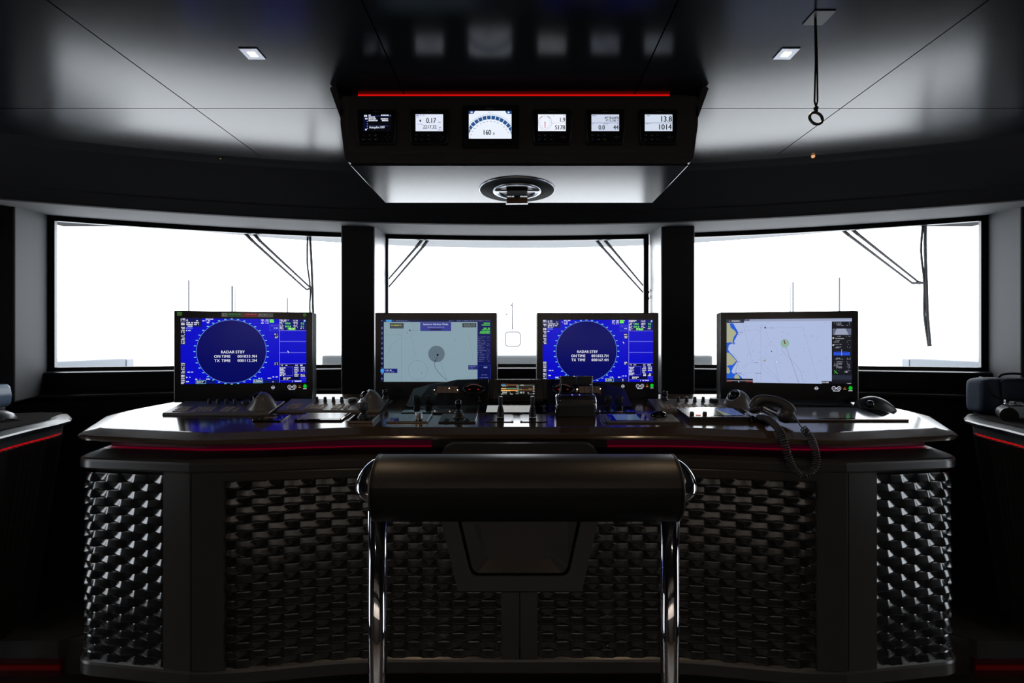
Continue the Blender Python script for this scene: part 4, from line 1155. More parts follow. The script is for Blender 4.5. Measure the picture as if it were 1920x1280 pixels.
# twin throttle
p = D(1081, 782)
t = thing('throttle_control', 'twin throttle control with chrome arms and grey paddle handles right of centre', 'throttle', p, (TILT, 0, 0), None)
k = p.y / F
q = MB(); w = 68 * k
q.prism([(0, 0), (0, .060), (.012, .080), (.045, .094), (.085, .088), (.115, .062), (.125, 0)], 'x', -w / 2, w / 2, M['black'], bev=.005, seg=3); q.build('housing', None, t)
q = MB(); q.box(-w / 2 + .012, w / 2 - .012, .030, .06, .090, .0955, .002); q.build('key_strip', M['casing'], t)
s = MB()
for xx in (-.019, .015):
    for yy in (.034, .044): s.box(xx, xx + .005, yy, yy + .005, .0952, .0968, 0, emat((.15, .15, 1.0), 2.2, name='blue_pilot_light'))
s.build('pilot_lights', None, t)
for sx in (-1, 1):
    xo = sx * (w / 2 + .004)
    q = MB(); q.lathe([(.052, 0), (.052, .006), (.044, .012), (.02, .014)], 40, Matrix.Translation((sx * (w / 2 - .001), .055, .045)) @ Matrix.Rotation(sx * PI / 2, 4, 'Y'), M['chrome']); q.build('side_hub', None, t)
    hx_ = sx * 29.5 * k
    arm = [(xo, .055, .05), (xo + sx * .003, .052, .075), (hx_ + sx * .006, .046, .095), (hx_, .040, .115), (hx_, .030, .175), (hx_, .027, .188)]
    q = MB(); q.tube(spline(arm, 5), .0042, 12); q.build('lever_arm', M['chrome'], t)
    q = MB(); x1 = sx * .0012; x2 = hx_ - sx * .003
    q.box(min(x1, x2), max(x1, x2), .018, .034, .150, .187, .004, seg=3); hd = q.build('paddle_handle', M['casing'], t)
    q = MB(); q.tube([(x1, .026, .188), (x2, .026, .188), (hx_, .027, .186)], .0022, 8); q.tube([(hx_ - sx * .002, .022, .150), (hx_ - sx * .012, .020, .150), (hx_ - sx * .014, .02, .156)], .0018, 8); q.build('chrome_trim', M['chrome'], hd)
    for zz in (.062, .080):
        q = MB(); q.sphere((sx * (w / 2 - .008), -.001, zz), .0022); q.build('bolt', M['chrome'], t)
# panel with small LCD and trackball
t, w, d, h = flat_panel('control_unit', 'grey control panel with small blue-grey screen, right of the twin throttle', 'control unit', 1138, 1275, 793.5, 779, .009, M['grey'])
q = MB(); q.box(-w / 2 + .02, -w / 2 + .195, .012, d - .006, h - .001, h + .0012, .0005); q.build('screen_surround', M['gloss'], t)
q = MB(); q.box(-w / 2 + .045, -w / 2 + .155, .018, d - .016, h + .0012, h + .0018); q.build('screen', emat(srgb(66, 84, 100), 1.0), t)
for kx in (.012, .006):
    q = MB(); q.box(-w / 2 - kx - .002, -w / 2 - kx, .0, d, 0, h + .004, .0006); q.build('side_rail', M['steel'], t)
q = MB(); q.lathe([(.032, 0), (.033, .006), (.026, .018), (.012, .024), (.0001, .025)], 28, Matrix.Translation((w / 2 - .07, d * .66, h)) @ Matrix.Diagonal((1.15, .8, 1, 1)), M['gloss']); q.build('trackball_cap', None, t)
s = Top(w, d, h + .0002)
for u in (.60, .66, .72, .83): s.rect(w * u, d * .18, w * u + .012, d * .3, M['gold'] if u > .7 else M['gap'], 1)
s.build('legend', t)
# device with two knobs and map screen
t, w, d, h = flat_panel('plotter_unit', 'low black unit with two knobs and a small map screen, left of the telephone', 'plotter', 1291, 1420, 790, 772, .020, M['black'])
q = MB(); q.box(-w / 2, w / 2, -.002, d, .0195, .0225, .001); q.build('steel_lid', M['steel'], t)
q = MB(); q.box(-w / 2 + .004, w / 2, .004, d * .42, .0222, .0230); q.build('knob_strip', M['bronze'], t)
for xx in (.022, .080):
    q = MB(); q.lathe([(.0095, 0), (.009, .015), (.0075, .0165), (.0001, .0165)], 20, Matrix.Translation((-w / 2 + xx, .022, .023)), M['black']); q.build('knob', None, t)
q = MB(); q.box(-w / 2 + .040, -w / 2 + .062, .018, .026, .023, .0265, .001); q.build('red_button', emat((.5, .16, .12), 1.0, name='pale_red_button'), t)
q = MB(); q.box(-w / 2 + .105, w / 2 - .012, .012, d - .01, .0226, .0236); q.build('screen_glass', M['panelglass'], t)
s = Top(w, d, .0238)
s.rect(.165, .02, w - .05, d - .02, emat(srgb(70, 84, 128), 1.0), 1); s.rect(.12, .02, .16, d - .02, emat(srgb(58, 66, 62), 1.0), 1)
s.poly([(.165, .02), (.20, .02), (.19, .05), (.165, d - .02)], emat(srgb(120, 124, 100), 1.0), 2)
s.build('screen', t)
# laptop-like keyboard in front of right monitor
a = D(1404, 762); b = D(1588, 762)
t = thing('typing_keyboard', 'slim dark typing keyboard standing in front of the right chart monitor', 'keyboard', ((a.x + b.x) / 2 + .005, 2.415, desk_z(2.415)), (TILT, 0, -math.radians(10)))
w = b.x - a.x
q = MB(); q.prism([(0, 0), (0, .006), (.080, .016), (.086, .016), (.086, 0)], 'x', -w / 2, w / 2, M['black'], bev=.002); q.build('case', None, t)
q = MB()
for j in range(5):
    n_ = 14 - (j == 0) * 6
    for i in range(n_):
        x = -w / 2 + .05 + i * (w - .10) / n_; ww = (w - .10) / n_ - .004; y = .008 + j * .0142
        q.box(x, x + ww, y, y + .0115, .0055 + y * .12, .0085 + y * .12, .001)
q.build('keys', M['casing'], t)
pins(t, w, .08, .0065, M['chrome'], ((w / 2 - .09, .004), (w / 2 - .012, .004)), .002)
# glass tablet at the right
a = D(1478, 790); b = D(1705, 790); c = D(1478, 765)
t = thing('chart_tablet', 'large flat pale glass tablet with bronze rim at the right of the worktop', 'tablet', ((a.x + b.x) / 2, a.y, a.z), (TILT, 0, 0))
w = b.x - a.x; d = c.y - a.y
q = MB(); q.box(-w / 2, w / 2, 0, d, 0, .009, .003); q.build('rim', M['bronze'], t)
q = MB(); q.box(-w / 2 + .010, w / 2 - .010, .008, d - .006, .0085, .0096, .0004); q.build('glass_face', M['panelglass'], t)
q = MB(); q.box(-w / 2 + .03, w / 2 - .09, .02, d - .02, .0096, .0099); q.build('lcd_area', M['lcd'], t)
# trackball mouse
p = D(1641, 767)
t = thing('trackball_mouse', 'black thumb trackball mouse beside the right chart monitor', 'mouse', p, (TILT, 0, math.radians(-10)))
rows = []
for i in range(13):
    u = i / 12; x = -.088 + .176 * u
    hgt = .062 * (math.sin(PI * min(1, (u * .86 + .14))) ** .8) + .003
    wd = .048 * math.sin(PI * (.08 + .86 * u)) ** .6
    rows.append([(x, wd * math.cos(PI * k / 12), max(0, hgt * math.sin(PI * k / 12) ** .8) if 0 < k < 12 else 0) for k in range(13)])
q = MB(); q.grid(rows, M['black'], True); 
for r in (rows[0], rows[-1]): q.add(r, [list(range(13))], M['black'])
q.build('shell', None, t)
q = MB(); q.sphere((-.045, -.040, .035), .019); q.build('trackball', mat('blue_black_ball', (.01, .013, .03), .12), t)
# telephone handset + base + coiled cord
p = D(1455, 794)
t = thing('telephone_handset', 'black telephone handset lying at an angle on its cradle, right of centre', 'telephone', p, (0, 0, 0))
Yh = p.y
def H(px, py, dy=0): 
    v = P(px, py, Yh + dy); return v - p
q = MB()
axis = [H(1413, 764, .03), H(1416, 756, .03), H(1424, 750, .028), H(1437, 748.5, .022), H(1452, 750.5, .012), H(1466, 756, .0), H(1477, 764, -.012), H(1482, 773, -.02)]
rr = [.020, .0235, .0225, .0205, .0200, .0210, .0240, .0260]
pts = spline(axis, 5); rad = []
for i in range(len(rr) - 1): rad += [rr[i] + (rr[i + 1] - rr[i]) * j / 5 for j in range(5)]
rad.append(rr[-1])
q.tube(pts, rad, 20, M['black']); q.build('handle', None, t)
q = MB(); e = H(1415, 766, .028); q.lathe([(.010, .018), (.021, .012), (.024, .002), (.023, -.012), (.0001, -.014)], 24, Matrix.Translation(e) @ Matrix.Rotation(-.25, 4, 'Y'), M['black']); q.build('earpiece', None, t)
q = MB(); e = H(1474, 778, -.018); q.lathe([(.010, .032), (.030, .022), (.037, .004), (.035, -.016), (.025, -.026), (.0001, -.028)], 28, Matrix.Translation(e) @ Matrix.Rotation(-.45, 4, 'Y') @ Matrix.Rotation(.2, 4, 'X'), M['black']); q.build('mouthpiece', None, t)
cr_ = dev('telephone_cradle', 'black telephone cradle under the handset with a curved socket', 'cradle', 1434, 793)
q = MB(); q.box(-.062, .050, 0, .10, 0, .016, .005, seg=3); q.build('cradle_base', M['gloss'], cr_)
for xx in (-.046, .020):
    q = MB(); q.box(xx - .010, xx + .010, .02, .075, .014, .028, .004); q.build('cradle_post', M['gloss'], cr_)
cp = [P(1417, 788, 2.165), P(1424, 783, 2.13), P(1437, 785, 2.06), P(1450, 794, 1.99), P(1462, 808, 1.925), P(1470, 828, 1.885), P(1476, 850, 1.875), P(1487, 876, 1.872), P(1503, 889, 1.870), P(1520, 884, 1.870), P(1530, 866, 1.870), P(1527, 840, 1.872), P(1517, 816, 1.878), P(1506, 802, 1.90)]
sp = spline(cp, 24)
ln = [0]
for a, b in zip(sp[:-1], sp[1:]): ln.append(ln[-1] + (b - a).length)
N = 1500; turns = 74
hel = []; up = None; j = 0
for i in range(N + 1):
    d_ = ln[-1] * i / N
    while j < len(ln) - 2 and ln[j + 1] < d_: j += 1
    u = (d_ - ln[j]) / max(1e-9, ln[j + 1] - ln[j])
    c = sp[j].lerp(sp[j + 1], u); tg = (sp[j + 1] - sp[j]).normalized()
    if up is None: up = tg.cross(Vector((0, 0, 1))).normalized()
    else: up = (up - tg * up.dot(tg)).normalized()
    w_ = tg.cross(up); a = 2 * PI * turns * i / N; r = .0125
    hel.append(c + (up * math.cos(a) + w_ * math.sin(a)) * r)
cd = thing('coiled_cord', 'black coiled telephone cord hanging over the worktop front edge', 'cord', P(1500, 815, 1.90))
q = MB(); q.tube([v - cd.location for v in hel], .0027, 7, M['black']); q.build('coil', None, cd)
q = MB(); q.tube([v - cd.location for v in spline([P(1506, 803, 1.90), P(1501, 798, 1.93), P(1494, 786, 2.0), P(1484, 775, 2.06), P(1475, 770, 2.09)], 6)], .0030, 8, M['black']); q.build('cord_lead', None, cd)

# ------------------------------------------------------------------ centre dash pod + depth display
yb = 2.41
dp = thing('dash_pod', 'low dark brown dash pod in front of the two central monitors', 'dash pod', (.005, yb, desk_z(yb)))
def dx_(px): return X(px, 2.46)
tops = [(762, 758), (775, 729), (808, 720), (833, 717), (856, 712), (894, 711), (915, 711), (918, 711), (1026, 711), (1029, 711), (1052, 711), (1090, 712), (1112, 717), (1138, 720), (1171, 729), (1184, 758)]
q = MB()
fr = []; bk = []; ft = []
for px, py in tops:
    v = P(px, py, 2.548 if 917 < px < 1027 else 2.535 if py < 750 else 2.425); fr.append(v)
for v in fr: bk.append(Vector((v.x, 2.566, v.z)))
low = [Vector((X(px, yb), yb, desk_z(yb) - .002)) for px, py in tops]
low[0].x = X(760, yb); low[-1].x = X(1186, yb)
for k_ in (7, 8): low[k_] = Vector((low[k_].x * 2.545 / yb, 2.545, desk_z(2.545) - .002))
loc = dp.location
L = lambda r: [v - loc for v in r]
q.grid([L(low), L(fr), L(bk), L([Vector((v.x, 2.566, 1.2)) for v in bk])], mat('dash_brown', (.016, .012, .010), .38), False)
q.build('pod_shell', None, dp)
nf = (fr[4] - low[4]); nf.normalize(); nn_ = Vector((0, -nf.z, nf.y)).normalized()   # outward normal of the sloped face
def on_face(px, py, out=0.0):
    # intersect the view line with the sloped pod face around the middle
    p0 = low[4]; d_ = P(px, py, 1.0) - Vector((0, 0, CZ)); o_ = Vector((0, 0, CZ))
    tt = (p0 - o_).dot(nn_) / d_.dot(nn_); return o_ + d_ * tt + nn_ * out - loc
RF = nn_.to_track_quat('Z', 'Y').to_matrix().to_4x4()
for px in (782.5, 804.5, 1139, 1160.5):
    q = MB(); q.lathe([(.0185, 0), (.0185, .004), (.0165, .006), (.0160, .034), (.0135, .037), (.0001, .037)], 24, Matrix.Translation(on_face(px, 752)) @ RF, M['black']); q.build('rotary_knob', None, dp)
for a, b, nm in ((815, 862, 'l'), (1083, 1128, 'r')):
    q = MB(); A = on_face(a + 3, 737, .004); B = on_face(b - 3, 725, .004)
    xs_ = [A.x + (B.x - A.x) * i / 4 for i in range(5)]
    for i in range(4):
        q.add([(xs_[i] + .001, A.y, A.z), (xs_[i + 1] - .001, A.y, A.z), (xs_[i + 1] - .001, B.y, B.z), (xs_[i] + .001, B.y, B.z)], [(0, 1, 2, 3)], emat(srgb(46, 36, 30), 1.0))
    sw = q.build('switch_row', None, dp)
    pts_l = ((814.5, 732), (858, 732), (842.5, 729)) if nm == 'l' else ((1082, 731), (1125.5, 730))
    for i, (u, v) in enumerate(pts_l):
        q = MB(); q.sphere(on_face(u, v, .006), .0026 if not (nm == 'r' and i == 0) else .0036, emat((1.0, .72, .45), 3.5, name='amber_lamp')); q.build('indicator_lamp', None, sw)
for u in (889, 1056):
    c = on_face(u, 730, .004); q = MB()
    q.lathe([(.058, 0), (.058, .008), (.050, .011), (.046, .003)], 40, Matrix.Translation(c) @ RF @ Matrix.Diagonal((1, .62, 1, 1)), mat('gauge_rim', (.02, .018, .017), .3), cap=False); gg = q.build('gauge', None, dp)
    q = MB(); q.lathe([(.046, .0015), (.0001, .0015)], 32, Matrix.Translation(c) @ RF @ Matrix.Diagonal((1, .62, 1, 1)), M['gap'], cap=False); q.build('gauge_dial', None, gg)
    q = MB()
    for k_, (dx, dz) in enumerate(((-.024, -.006), (0, -.010), (.022, -.006))):
        q.sphere(c + Vector((dx, -.002, dz)) + nn_ * .003, .006 - .002 * (k_ == 1), emat((.30, .006, .015), .9, name='dim_red'), sc=(1, .4, 1))
    q.tube([c + nn_ * .006 + Vector((.040 * math.cos(a), 0, 0)) + nf * (.026 * math.sin(a)) for a in [PI * (.12 + .76 * i / 16) for i in range(17)]], .0016, 6, emat((.10, .045, .045), 1.0, name='gauge_glow')); q.build('gauge_light', None, gg)
for u in (899, 1046):
    q = MB(); c = on_face(u, 752, .0); q.lathe([(.008, 0), (.008, .006), (.004, .008), (.0035, .026), (.005, .03), (.0001, .031)], 16, Matrix.Translation(c) @ RF, M['black']); q.build('toggle', None, dp)

# depth display in the centre
Yd = 2.505
a = P(924, 751, Yd); b = P(1019, 751, Yd); w = b.x - a.x; hh = (751 - 711) * Yd / F
t = thing('depth_display', 'small depth display with orange trace reading 55.0 and 55.3 at the centre', 'display', ((a.x + b.x) / 2, Yd, desk_z(Yd)), (-math.radians(12), 0, 0))
zb = a.z - desk_z(Yd)
q = MB(); q.box(-w / 2, w / 2, .004, .035, -.004, zb + hh, .004); q.build('casing', M['casing'], t)
q = MB(); q.box(-w / 2 + .001, w / 2 - .001, -.002, .006, zb + .006, zb + hh - .001, .002); q.build('bezel', M['gloss'], t)
q = MB()
for i in range(5): q.box(-.052 + .024 * i, -.037 + .024 * i, -.001, .006, zb - .012, zb + .0015, .001)
q.build('soft_keys', M['casing'], t)
s = Screen(.184, .056, 720, 210, -.0025, zb + hh / 2 + .004)
s.rect(0, 0, 720, 210, (14, 12, 12), 0); s.rect(6, 4, 90, 44, (70, 120, 150), 2); s.rect(90, 10, 350, 34, (120, 80, 60), 1); s.rect(6, 52, 350, 90, (30, 18, 14), 1)
s.rect(6, 82, 350, 96, (100, 150, 120), 2); s.rect(6, 84, 110, 98, (220, 190, 110), 3); s.rect(6, 98, 350, 118, (70, 40, 24), 2); s.rect(6, 116, 350, 138, (226, 150, 70), 3); s.rect(6, 130, 200, 142, (240, 210, 140), 4)
s.rect(352, 14, 362, 204, (140, 190, 180), 3); s.rect(372, 16, 700, 32, (90, 96, 84), 2); s.rect(372, 32, 700, 150, (44, 36, 30), 1); s.rect(372, 112, 700, 122, (150, 110, 60), 3); s.scrib(380, 102, 440, 8, (210, 190, 140)); s.scrib(580, 98, 640, 8, (210, 190, 140)); s.scrib(40, 40, 130, 18, (200, 205, 200)); s.scrib(390, 24, 480, 18, (190, 195, 190))
s.text('55.0', 34, 170, 30, (235, 240, 235), 4, sx=1.3); s.text('55.3', 396, 170, 30, (235, 240, 235), 4, sx=1.3); s.scrib(190, 176, 216, 12, W_); s.scrib(556, 176, 580, 12, W_)
for y in (54, 86, 120, 154, 188): s.scrib(668, y, 698, 14, (200, 205, 205), 3, .95)
for y in (54, 154, 192): s.scrib(314, y, 340, 14, (200, 205, 205), 3, .95)
s.scrib(6, 200, 56, 12, (200, 220, 215), 3, .95); s.scrib(70, 200, 130, 9, (150, 160, 150)); s.scrib(196, 200, 250, 12, (200, 220, 215), 3, .95); s.rect(560, 196, 700, 201, (150, 160, 150), 3); s.scrib(6, -8, 180, 6, (110, 50, 40), 3)
s.build('screen', t)
q = MB(); q.box(-w / 2 + .012, w / 2 - .012, -.003, .003, zb + hh - .002, zb + hh + .002, .001); q.build('top_trim', M['steel'], t)

# ------------------------------------------------------------------ side consoles
ZS = 1.155
for nm, s_ in (('left', -1), ('right', 1)):
    t = thing('side_console', 'dark side console with grey mat and red light line at the %s wall' % nm, 'side console', (s_ * 2.5, 1.6, .16), (0, 0, 0))
    lo = Vector((s_ * 2.5, 1.6, .16))
    edge = [(2.41, 2.546), (2.28, 2.427), (2.208, 2.345), (2.167, 2.236), (2.13, 2.077), (2.07, 1.895), (2.065, 1.86), (2.10, 1.825), (2.16, 1.81), (2.4, 1.805), (3.24, 1.805)]
    es = [Vector((s_ * x, y, 0)) for x, y in edge]
    def off_(d):
        out = []
        for i, p in enumerate(es):
            tg = (es[min(i + 1, len(es) - 1)] - es[max(i - 1, 0)]).normalized()
            nrm = Vector((tg.y, -tg.x, 0))
            if nrm.x * s_ < 0: nrm = -nrm
            out.append(p + nrm * d)
        return out
    def rowz(d, z, lean=0): return [Vector((v.x, v.y, z)) - lo for v in off_(d)]
    q = MB()
    q.grid([rowz(.055, ZS), rowz(.008, ZS - .006), rowz(0, ZS - .012), rowz(.002, ZS - .022), rowz(.03, ZS - .028)], M['sill'], False)
    q.build('bevelled_edge', None, t, fix=False)
    inn_ = off_(.055)
    poly = [(v.x, v.y) for v in inn_] + [(s_ * 3.26, 2.3), (s_ * 2.56, 2.56)]
    q = MB(); q.add([Vector((x, y, ZS)) - lo for x, y in poly], [list(range(len(poly)))], M['sill']); q.build('top_surface', None, t, fix=False)
    i2 = off_(.075)[1:]
    poly = [(v.x, v.y) for v in i2] + [(s_ * 3.24, 2.25), (s_ * 2.55, 2.53), (s_ * 2.43, 2.535)]
    q = MB(); q.prism([(x - lo.x, y - lo.y) for x, y in poly], 'z', ZS - lo.z, ZS + .003 - lo.z, M['mat_']); q.build('mat', None, t)
    q = MB(); q.grid([rowz(.03, ZS - .028), rowz(.034, ZS - .066)], M['black'], False); q.build('apron', None, t, fix=False)
    q = MB(); q.grid([rowz(.034, ZS - .066), rowz(.050, ZS - .0775)], emat((.36, .002, .003), 1.0, name='side_led'), False); q.build('led_strip', None, t, fix=False)
    # fluted lower panel leaning inwards towards the floor
    top_, bot_ = [], []
    ff = off_(.056); fb = [Vector((s_ * min(3.22, abs(v.x) + .19), v.y + .05, 0)) for v in ff]
    tot = 0
    for i in range(len(ff) - 1):
        seg = (ff[i + 1] - ff[i]); n_ = max(1, round(seg.length / .0165))
        nr = Vector((-seg.y, seg.x, 0)).normalized()
        if nr.x * s_ > 0: nr = -nr
        for k in range(n_):
            tot += 1; d_ = .024 if tot % 2 else 0.0
            a = ff[i].lerp(ff[i + 1], k / n_) + nr * d_; b = fb[i].lerp(fb[i + 1], k / n_) + nr * d_
            top_.append(Vector((a.x, a.y, ZS - .079)) - lo); bot_.append(Vector((b.x, b.y, .16)) - lo)
    q = MB(); q.grid([top_, bot_], M['casing'], False); q.build('fluted_panel', None, t, fix=False)
    q = MB(); q.grid([top_, [Vector((s_ * min(s_ * v.x + .06, .72), v.y + .02, v.z)) for v in top_]], M['comb'], False); q.build('panel_cap', None, t, fix=False)

# camera bag + camera on the right console
pb = P(1850, 779, 2.415)
t = thing('camera_bag', 'navy canvas camera bag with black piping on the right side console', 'bag', (pb.x, 2.415, ZS + .003))
W0, H0, D0 = .28, .188, .14
def bagrow(x, k, sx=1.0):
    n_ = 24; out = []
    for i in range(n_):
        a = 2 * PI * i / n_; e = .42
        cx, cz = math.cos(a), math.sin(a)
        yy = (abs(cx) ** e) * (1 if cx >= 0 else -1) * D0 / 2 * k
        zz = (abs(cz) ** e) * (1 if cz >= 0 else -1) * H0 / 2 * (1 - .12 * (1 - k) * 4)
        out.append((x, yy + D0 / 2, zz + H0 / 2 + .001))
    return out
rows = [bagrow(x, k) for x, k in ((0, .40), (.002, .56), (.006, .68), (.013, .79), (.024, .88), (.038, .94), (.058, .98), (.09, 1.0), (.18, 1.01), (.25, .99), (.285, .92), (.30, .75))]
q = MB(); q.grid(rows, M['navy'], True, closed=True)
for r in (rows[0], rows[-1]): q.add(r, [list(range(24))], M['navy'])
q.build('bag_body', None, t)
q = MB(); q.tube(spline([(.075, D0 * .80, H0 * 1.0), (.045, D0 * .45, H0 * .985), (.024, D0 * .20, H0 * .92), (.018, D0 * .10, H0 * .80), (.024, D0 * .035, H0 * .64), (.05, -.002, H0 * .51), (.10, -.005, H0 * .455), (.20, -.005, H0 * .45), (.29, .0, H0 * .45)], 6), .0045, 8); q.build('zip_piping', M['strap'], t)
q = MB(); q.tube(spline([(.075, .002, H0 * .47), (.072, -.001, H0 * .80), (.082, .004, H0 * .93), (.12, .008, H0 * .965), (.29, .008, H0 * .965)], 6), .0040, 8); q.build('front_flap_piping', M['strap'], t)
q = MB(); q.tube(spline([(.13, D0 * .5, H0 + .0), (.15, D0 * .5, H0 + .016), (.21, D0 * .5, H0 + .022), (.27, D0 * .5, H0 + .014), (.285, D0 * .5, H0 - .004)], 6), .006, 8); q.build('carry_handle', M['strap'], t)
q = MB(); q.box(.078, .090, -.008, -.003, H0 * .30, H0 * .44, .001); q.tube([(.078, -.006, .078), (.084, -.009, .068), (.090, -.006, .060), (.084, -.009, .052)], .0016, 6); q.build('zip_pull', M['steel'], t)
pcam = P(1893, 788, 2.27)
t = thing('camera', 'black camera with large lens lying on the right side console before the bag', 'camera', (pcam.x, 2.27, ZS + .003), (0, 0, 0)); t.scale = (1.1, 1.1, 1.1)
RT = Matrix.Translation((-.030, 0, .032)) @ Matrix.Rotation(math.radians(-62), 4, 'Y') @ Matrix.Rotation(0, 4, 'X')
RT = Matrix.Translation((-.015, .0, .032)) @ Matrix.Rotation(math.radians(100), 4, 'X') @ Matrix.Rotation(math.radians(-28), 4, 'Y')
q = MB(); q.lathe([(.026, -.03), (.029, -.02), (.030, .02), (.0315, .024), (.0315, .034), (.029, .036)], 36, RT, M['rubber']); q.build('lens_barrel', None, t)
q = MB(); q.lathe([(.029, .033), (.027, .035), (.0001, .035)], 32, RT, mat('lens_cap', (.014, .015, .018), .3), cap=False); q.build('lens_cap', None, t)
q = MB(); q.box(.01, .12, .015, .055, 0, .062, .008, seg=3); q.box(.045, .085, .02, .05, .058, .078, .006, seg=3); q.build('body', M['black'], t)
q = MB(); q.lathe([(.011, 0), (.011, .006), (.009, .008)], 20, Matrix.Translation((.025, .035, .062)), M['alu']); q.build('dial', None, t)
q = MB(); q.tube(spline([(.02, .03, .06), (.035, .005, .066), (.07, .0, .066), (.11, .012, .06)], 6), .003, 8); q.build('neck_strap', M['alu'], t)

# things on the left console
pl = P(-28, 748, 2.36)
t = thing('blue_case', 'blue-grey hard shell case on the left side console, cut by the picture edge', 'case', (pl.x, 2.36, ZS + .003)); t.scale = (1.07, 1.07, 1.07)
q = MB(); q.prism([(-.09, .045), (-.09, .13), (-.06, .152), (.055, .152), (.070, .14), (.078, .10), (.074, .062), (.062, .045)], 'y', -.04, .05, M['glasscase'], bev=.010, seg=3); q.build('shell', None, t)
q = MB(); q.tube(spline([(.050, -.043, .146), (.066, -.043, .134), (.072, -.043, .10), (.068, -.043, .066)], 6), .0025, 8); q.build('rim_seam', M['strap'], t)
q = MB(); q.box(-.07, .055, -.03, .04, 0, .047, .006); q.build('dark_base', M['black'], t)
q = MB()
for xx, zz in ((.05, .040), (.066, .044), (.060, .028), (.075, .046)): q.sphere((xx, -.035, zz), .006)
q.build('buckles', M['gloss'], t)
pl2 = P(-6, 786, 2.24)
t = thing('domed_gadget', 'small grey domed gadget before the blue case on the left side console', 'gadget', (pl2.x, 2.24, ZS + .003)); t.scale = (1.07, 1.07, 1.07)
q = MB(); q.lathe([(.060, .0), (.062, .012), (.052, .030), (.030, .043), (.0001, .048)], 32, None, mat('grey_dome', (.10, .10, .105), .32)); q.build('dome', None, t)
q = MB(); q.tube(spline([(.05, -.02, .012), (.068, -.012, .010), (.085, .0, .006), (.098, .006, .003)], 6), .003, 8); q.build('hinge_arm', M['gloss'], t)

# ------------------------------------------------------------------ outside: wipers, canopy, foredeck, masts
def wiper(label, arms, blade, tip=None):
    Yw = 3.1
    def G(px, py, o=-.055):
        x = (px - VX) * 3.4 / F
        for _ in range(6):
            y = arc(max(-3.1, min(3.1, x)), o).y; x = (px - VX) * y / F
        return P(px, py, y)
    p0 = G(*arms[0][0])
    t = thing('windscreen_wiper', label, 'wiper', p0, (0, 0, 0), 'windscreen wipers')
    for a in arms:
        q = MB(); pts = [G(*c) - p0 for c in a]; q.tube(pts, [.010, .010] + [.0065] * (len(pts) - 2) if len(pts) > 2 else .0065, 8); q.build('wiper_arm', M['wiperarm'], t)
        q = MB(); q.tube([pts[0], pts[0].lerp(pts[1], 1.0)], .0115, 8); q.build('arm_sleeve', M['wiper'], t)
    if blade:
        q = MB(); bp = [G(*c, o=-.045) - p0 for c in blade]; q.tube(spline(bp, 4), .009, 8); q.build('blade', M['wiper'], t)
        mid = bp[len(bp) // 2]
        q = MB(); c0 = [G(c[0] - k, c[1], -.05) - p0 for c, k in zip(blade, (4, 8, 4, 6, 3))]; q.tube(spline(c0, 4), .0065, 8); q.build('bow_bracket', M['wiper'], t)
        q = MB(); e = [G(*a[-1]) - p0 for a in arms]; q.tube([e[0], e[1], mid.lerp(e[1], .2)], .008, 8); q.sphere(e[1], .012); q.build('coupling', M['wiperarm'], t)
    return t
wiper('windscreen wiper with vertical blade in the left window', [[(459, 437), (474, 452), (575, 543)], [(475, 437), (488, 452), (583, 540)]], [(581, 440), (584, 490), (586, 542), (587, 580), (590, 625)])
wiper('pair of wiper arms at the upper left of the centre window', [[(794, 446), (780, 464), (733, 518), (705, 550)], [(805, 446), (792, 464), (733, 533), (705, 565)]], None)
wiper('pair of wiper arms at the upper right of the centre window', [[(1115, 446), (1130, 464), (1203, 545), (1225, 568)], [(1130, 446), (1146, 464), (1203, 532), (1228, 560)]], None)
wiper('windscreen wiper with long vertical blade in the right window', [[(1576, 428), (1592, 441), (1711, 531)], [(1594, 427), (1610, 440), (1724, 530)]], [(1735, 415), (1735, 470), (1737, 530), (1739, 590), (1744, 649)])

# canopy over the windows
cn = MB(); rows = [[], [], [], []]
for i in range(61):
    x = -3.3 + 6.6 * i / 60; e = .08 + .56 * max(0, 1 - (abs(x) / 3.2) ** 2.2)
    for k, (o_, z) in enumerate(((-.055, 2.385), (-e, 2.36), (-e - .01, 2.40), (-.055, 2.6))):
        rows[k].append(arc(x, o_) + Vector((0, 0, z)))
cn.grid(rows, None, False)
tag(cn.build('window_canopy', M['extpale'], fix=False), 'pale grey canopy strip outside above the three front windows', 'canopy')
# coaming ahead of the windows
co = MB(); co.box(-1.50, 1.49, 3.62, 3.80, .9, 1.437, .015)
tag(co.build('deck_coaming', mat('pale_coaming_paint', (0.30, 0.32, 0.33), 0.6, spec=0.2)), 'pale grey deck coaming just below the centre window outside', 'coaming')
for nm, s_ in (('left', -1), ('right', 1)):
    t = thing('bulwark', 'grey bulwark end outside the lower corner of the %s window' % nm, 'bulwark', (s_ * 4.1, 4.6, .9))
    B_ = lambda pts: [(s_ * (x - 4.1), y - 4.6) for x, y in pts]
    q = MB(); q.prism(B_([(4.06, 4.17), (4.235, 5.13), (4.9, 5.2), (4.9, 4.0)]), 'z', .0, .47, M['extgrey'], bev=.012); q.build('wall_panel', None, t)
    q = MB(); q.prism(B_([(4.24, 5.145), (4.30, 5.32), (4.9, 5.36), (4.9, 5.215)]), 'z', .12, .462, M['extgrey'], bev=.012); q.build('end_cap', None, t)
fd = MB(); fd.box(-6, 6, 3.75, 14, .84, .90); fd.box(-6, -3.45, -2.7, 3.7, .0, .1); fd.box(3.45, 6, -2.7, 3.7, .0, .1)
fd.build('deck_floor', M['extwhite'], None, 'structure')
bl = thing('bow_locker', 'white bow locker with grey rounded-square outline, seen through the centre window', 'locker', (-.10, 9.0, .9))
q = MB(); q.box(-.9, .9, 0, .6, 0, .905, .03); q.build('locker_body', M['extwhite'], bl)
Yl = 8.99
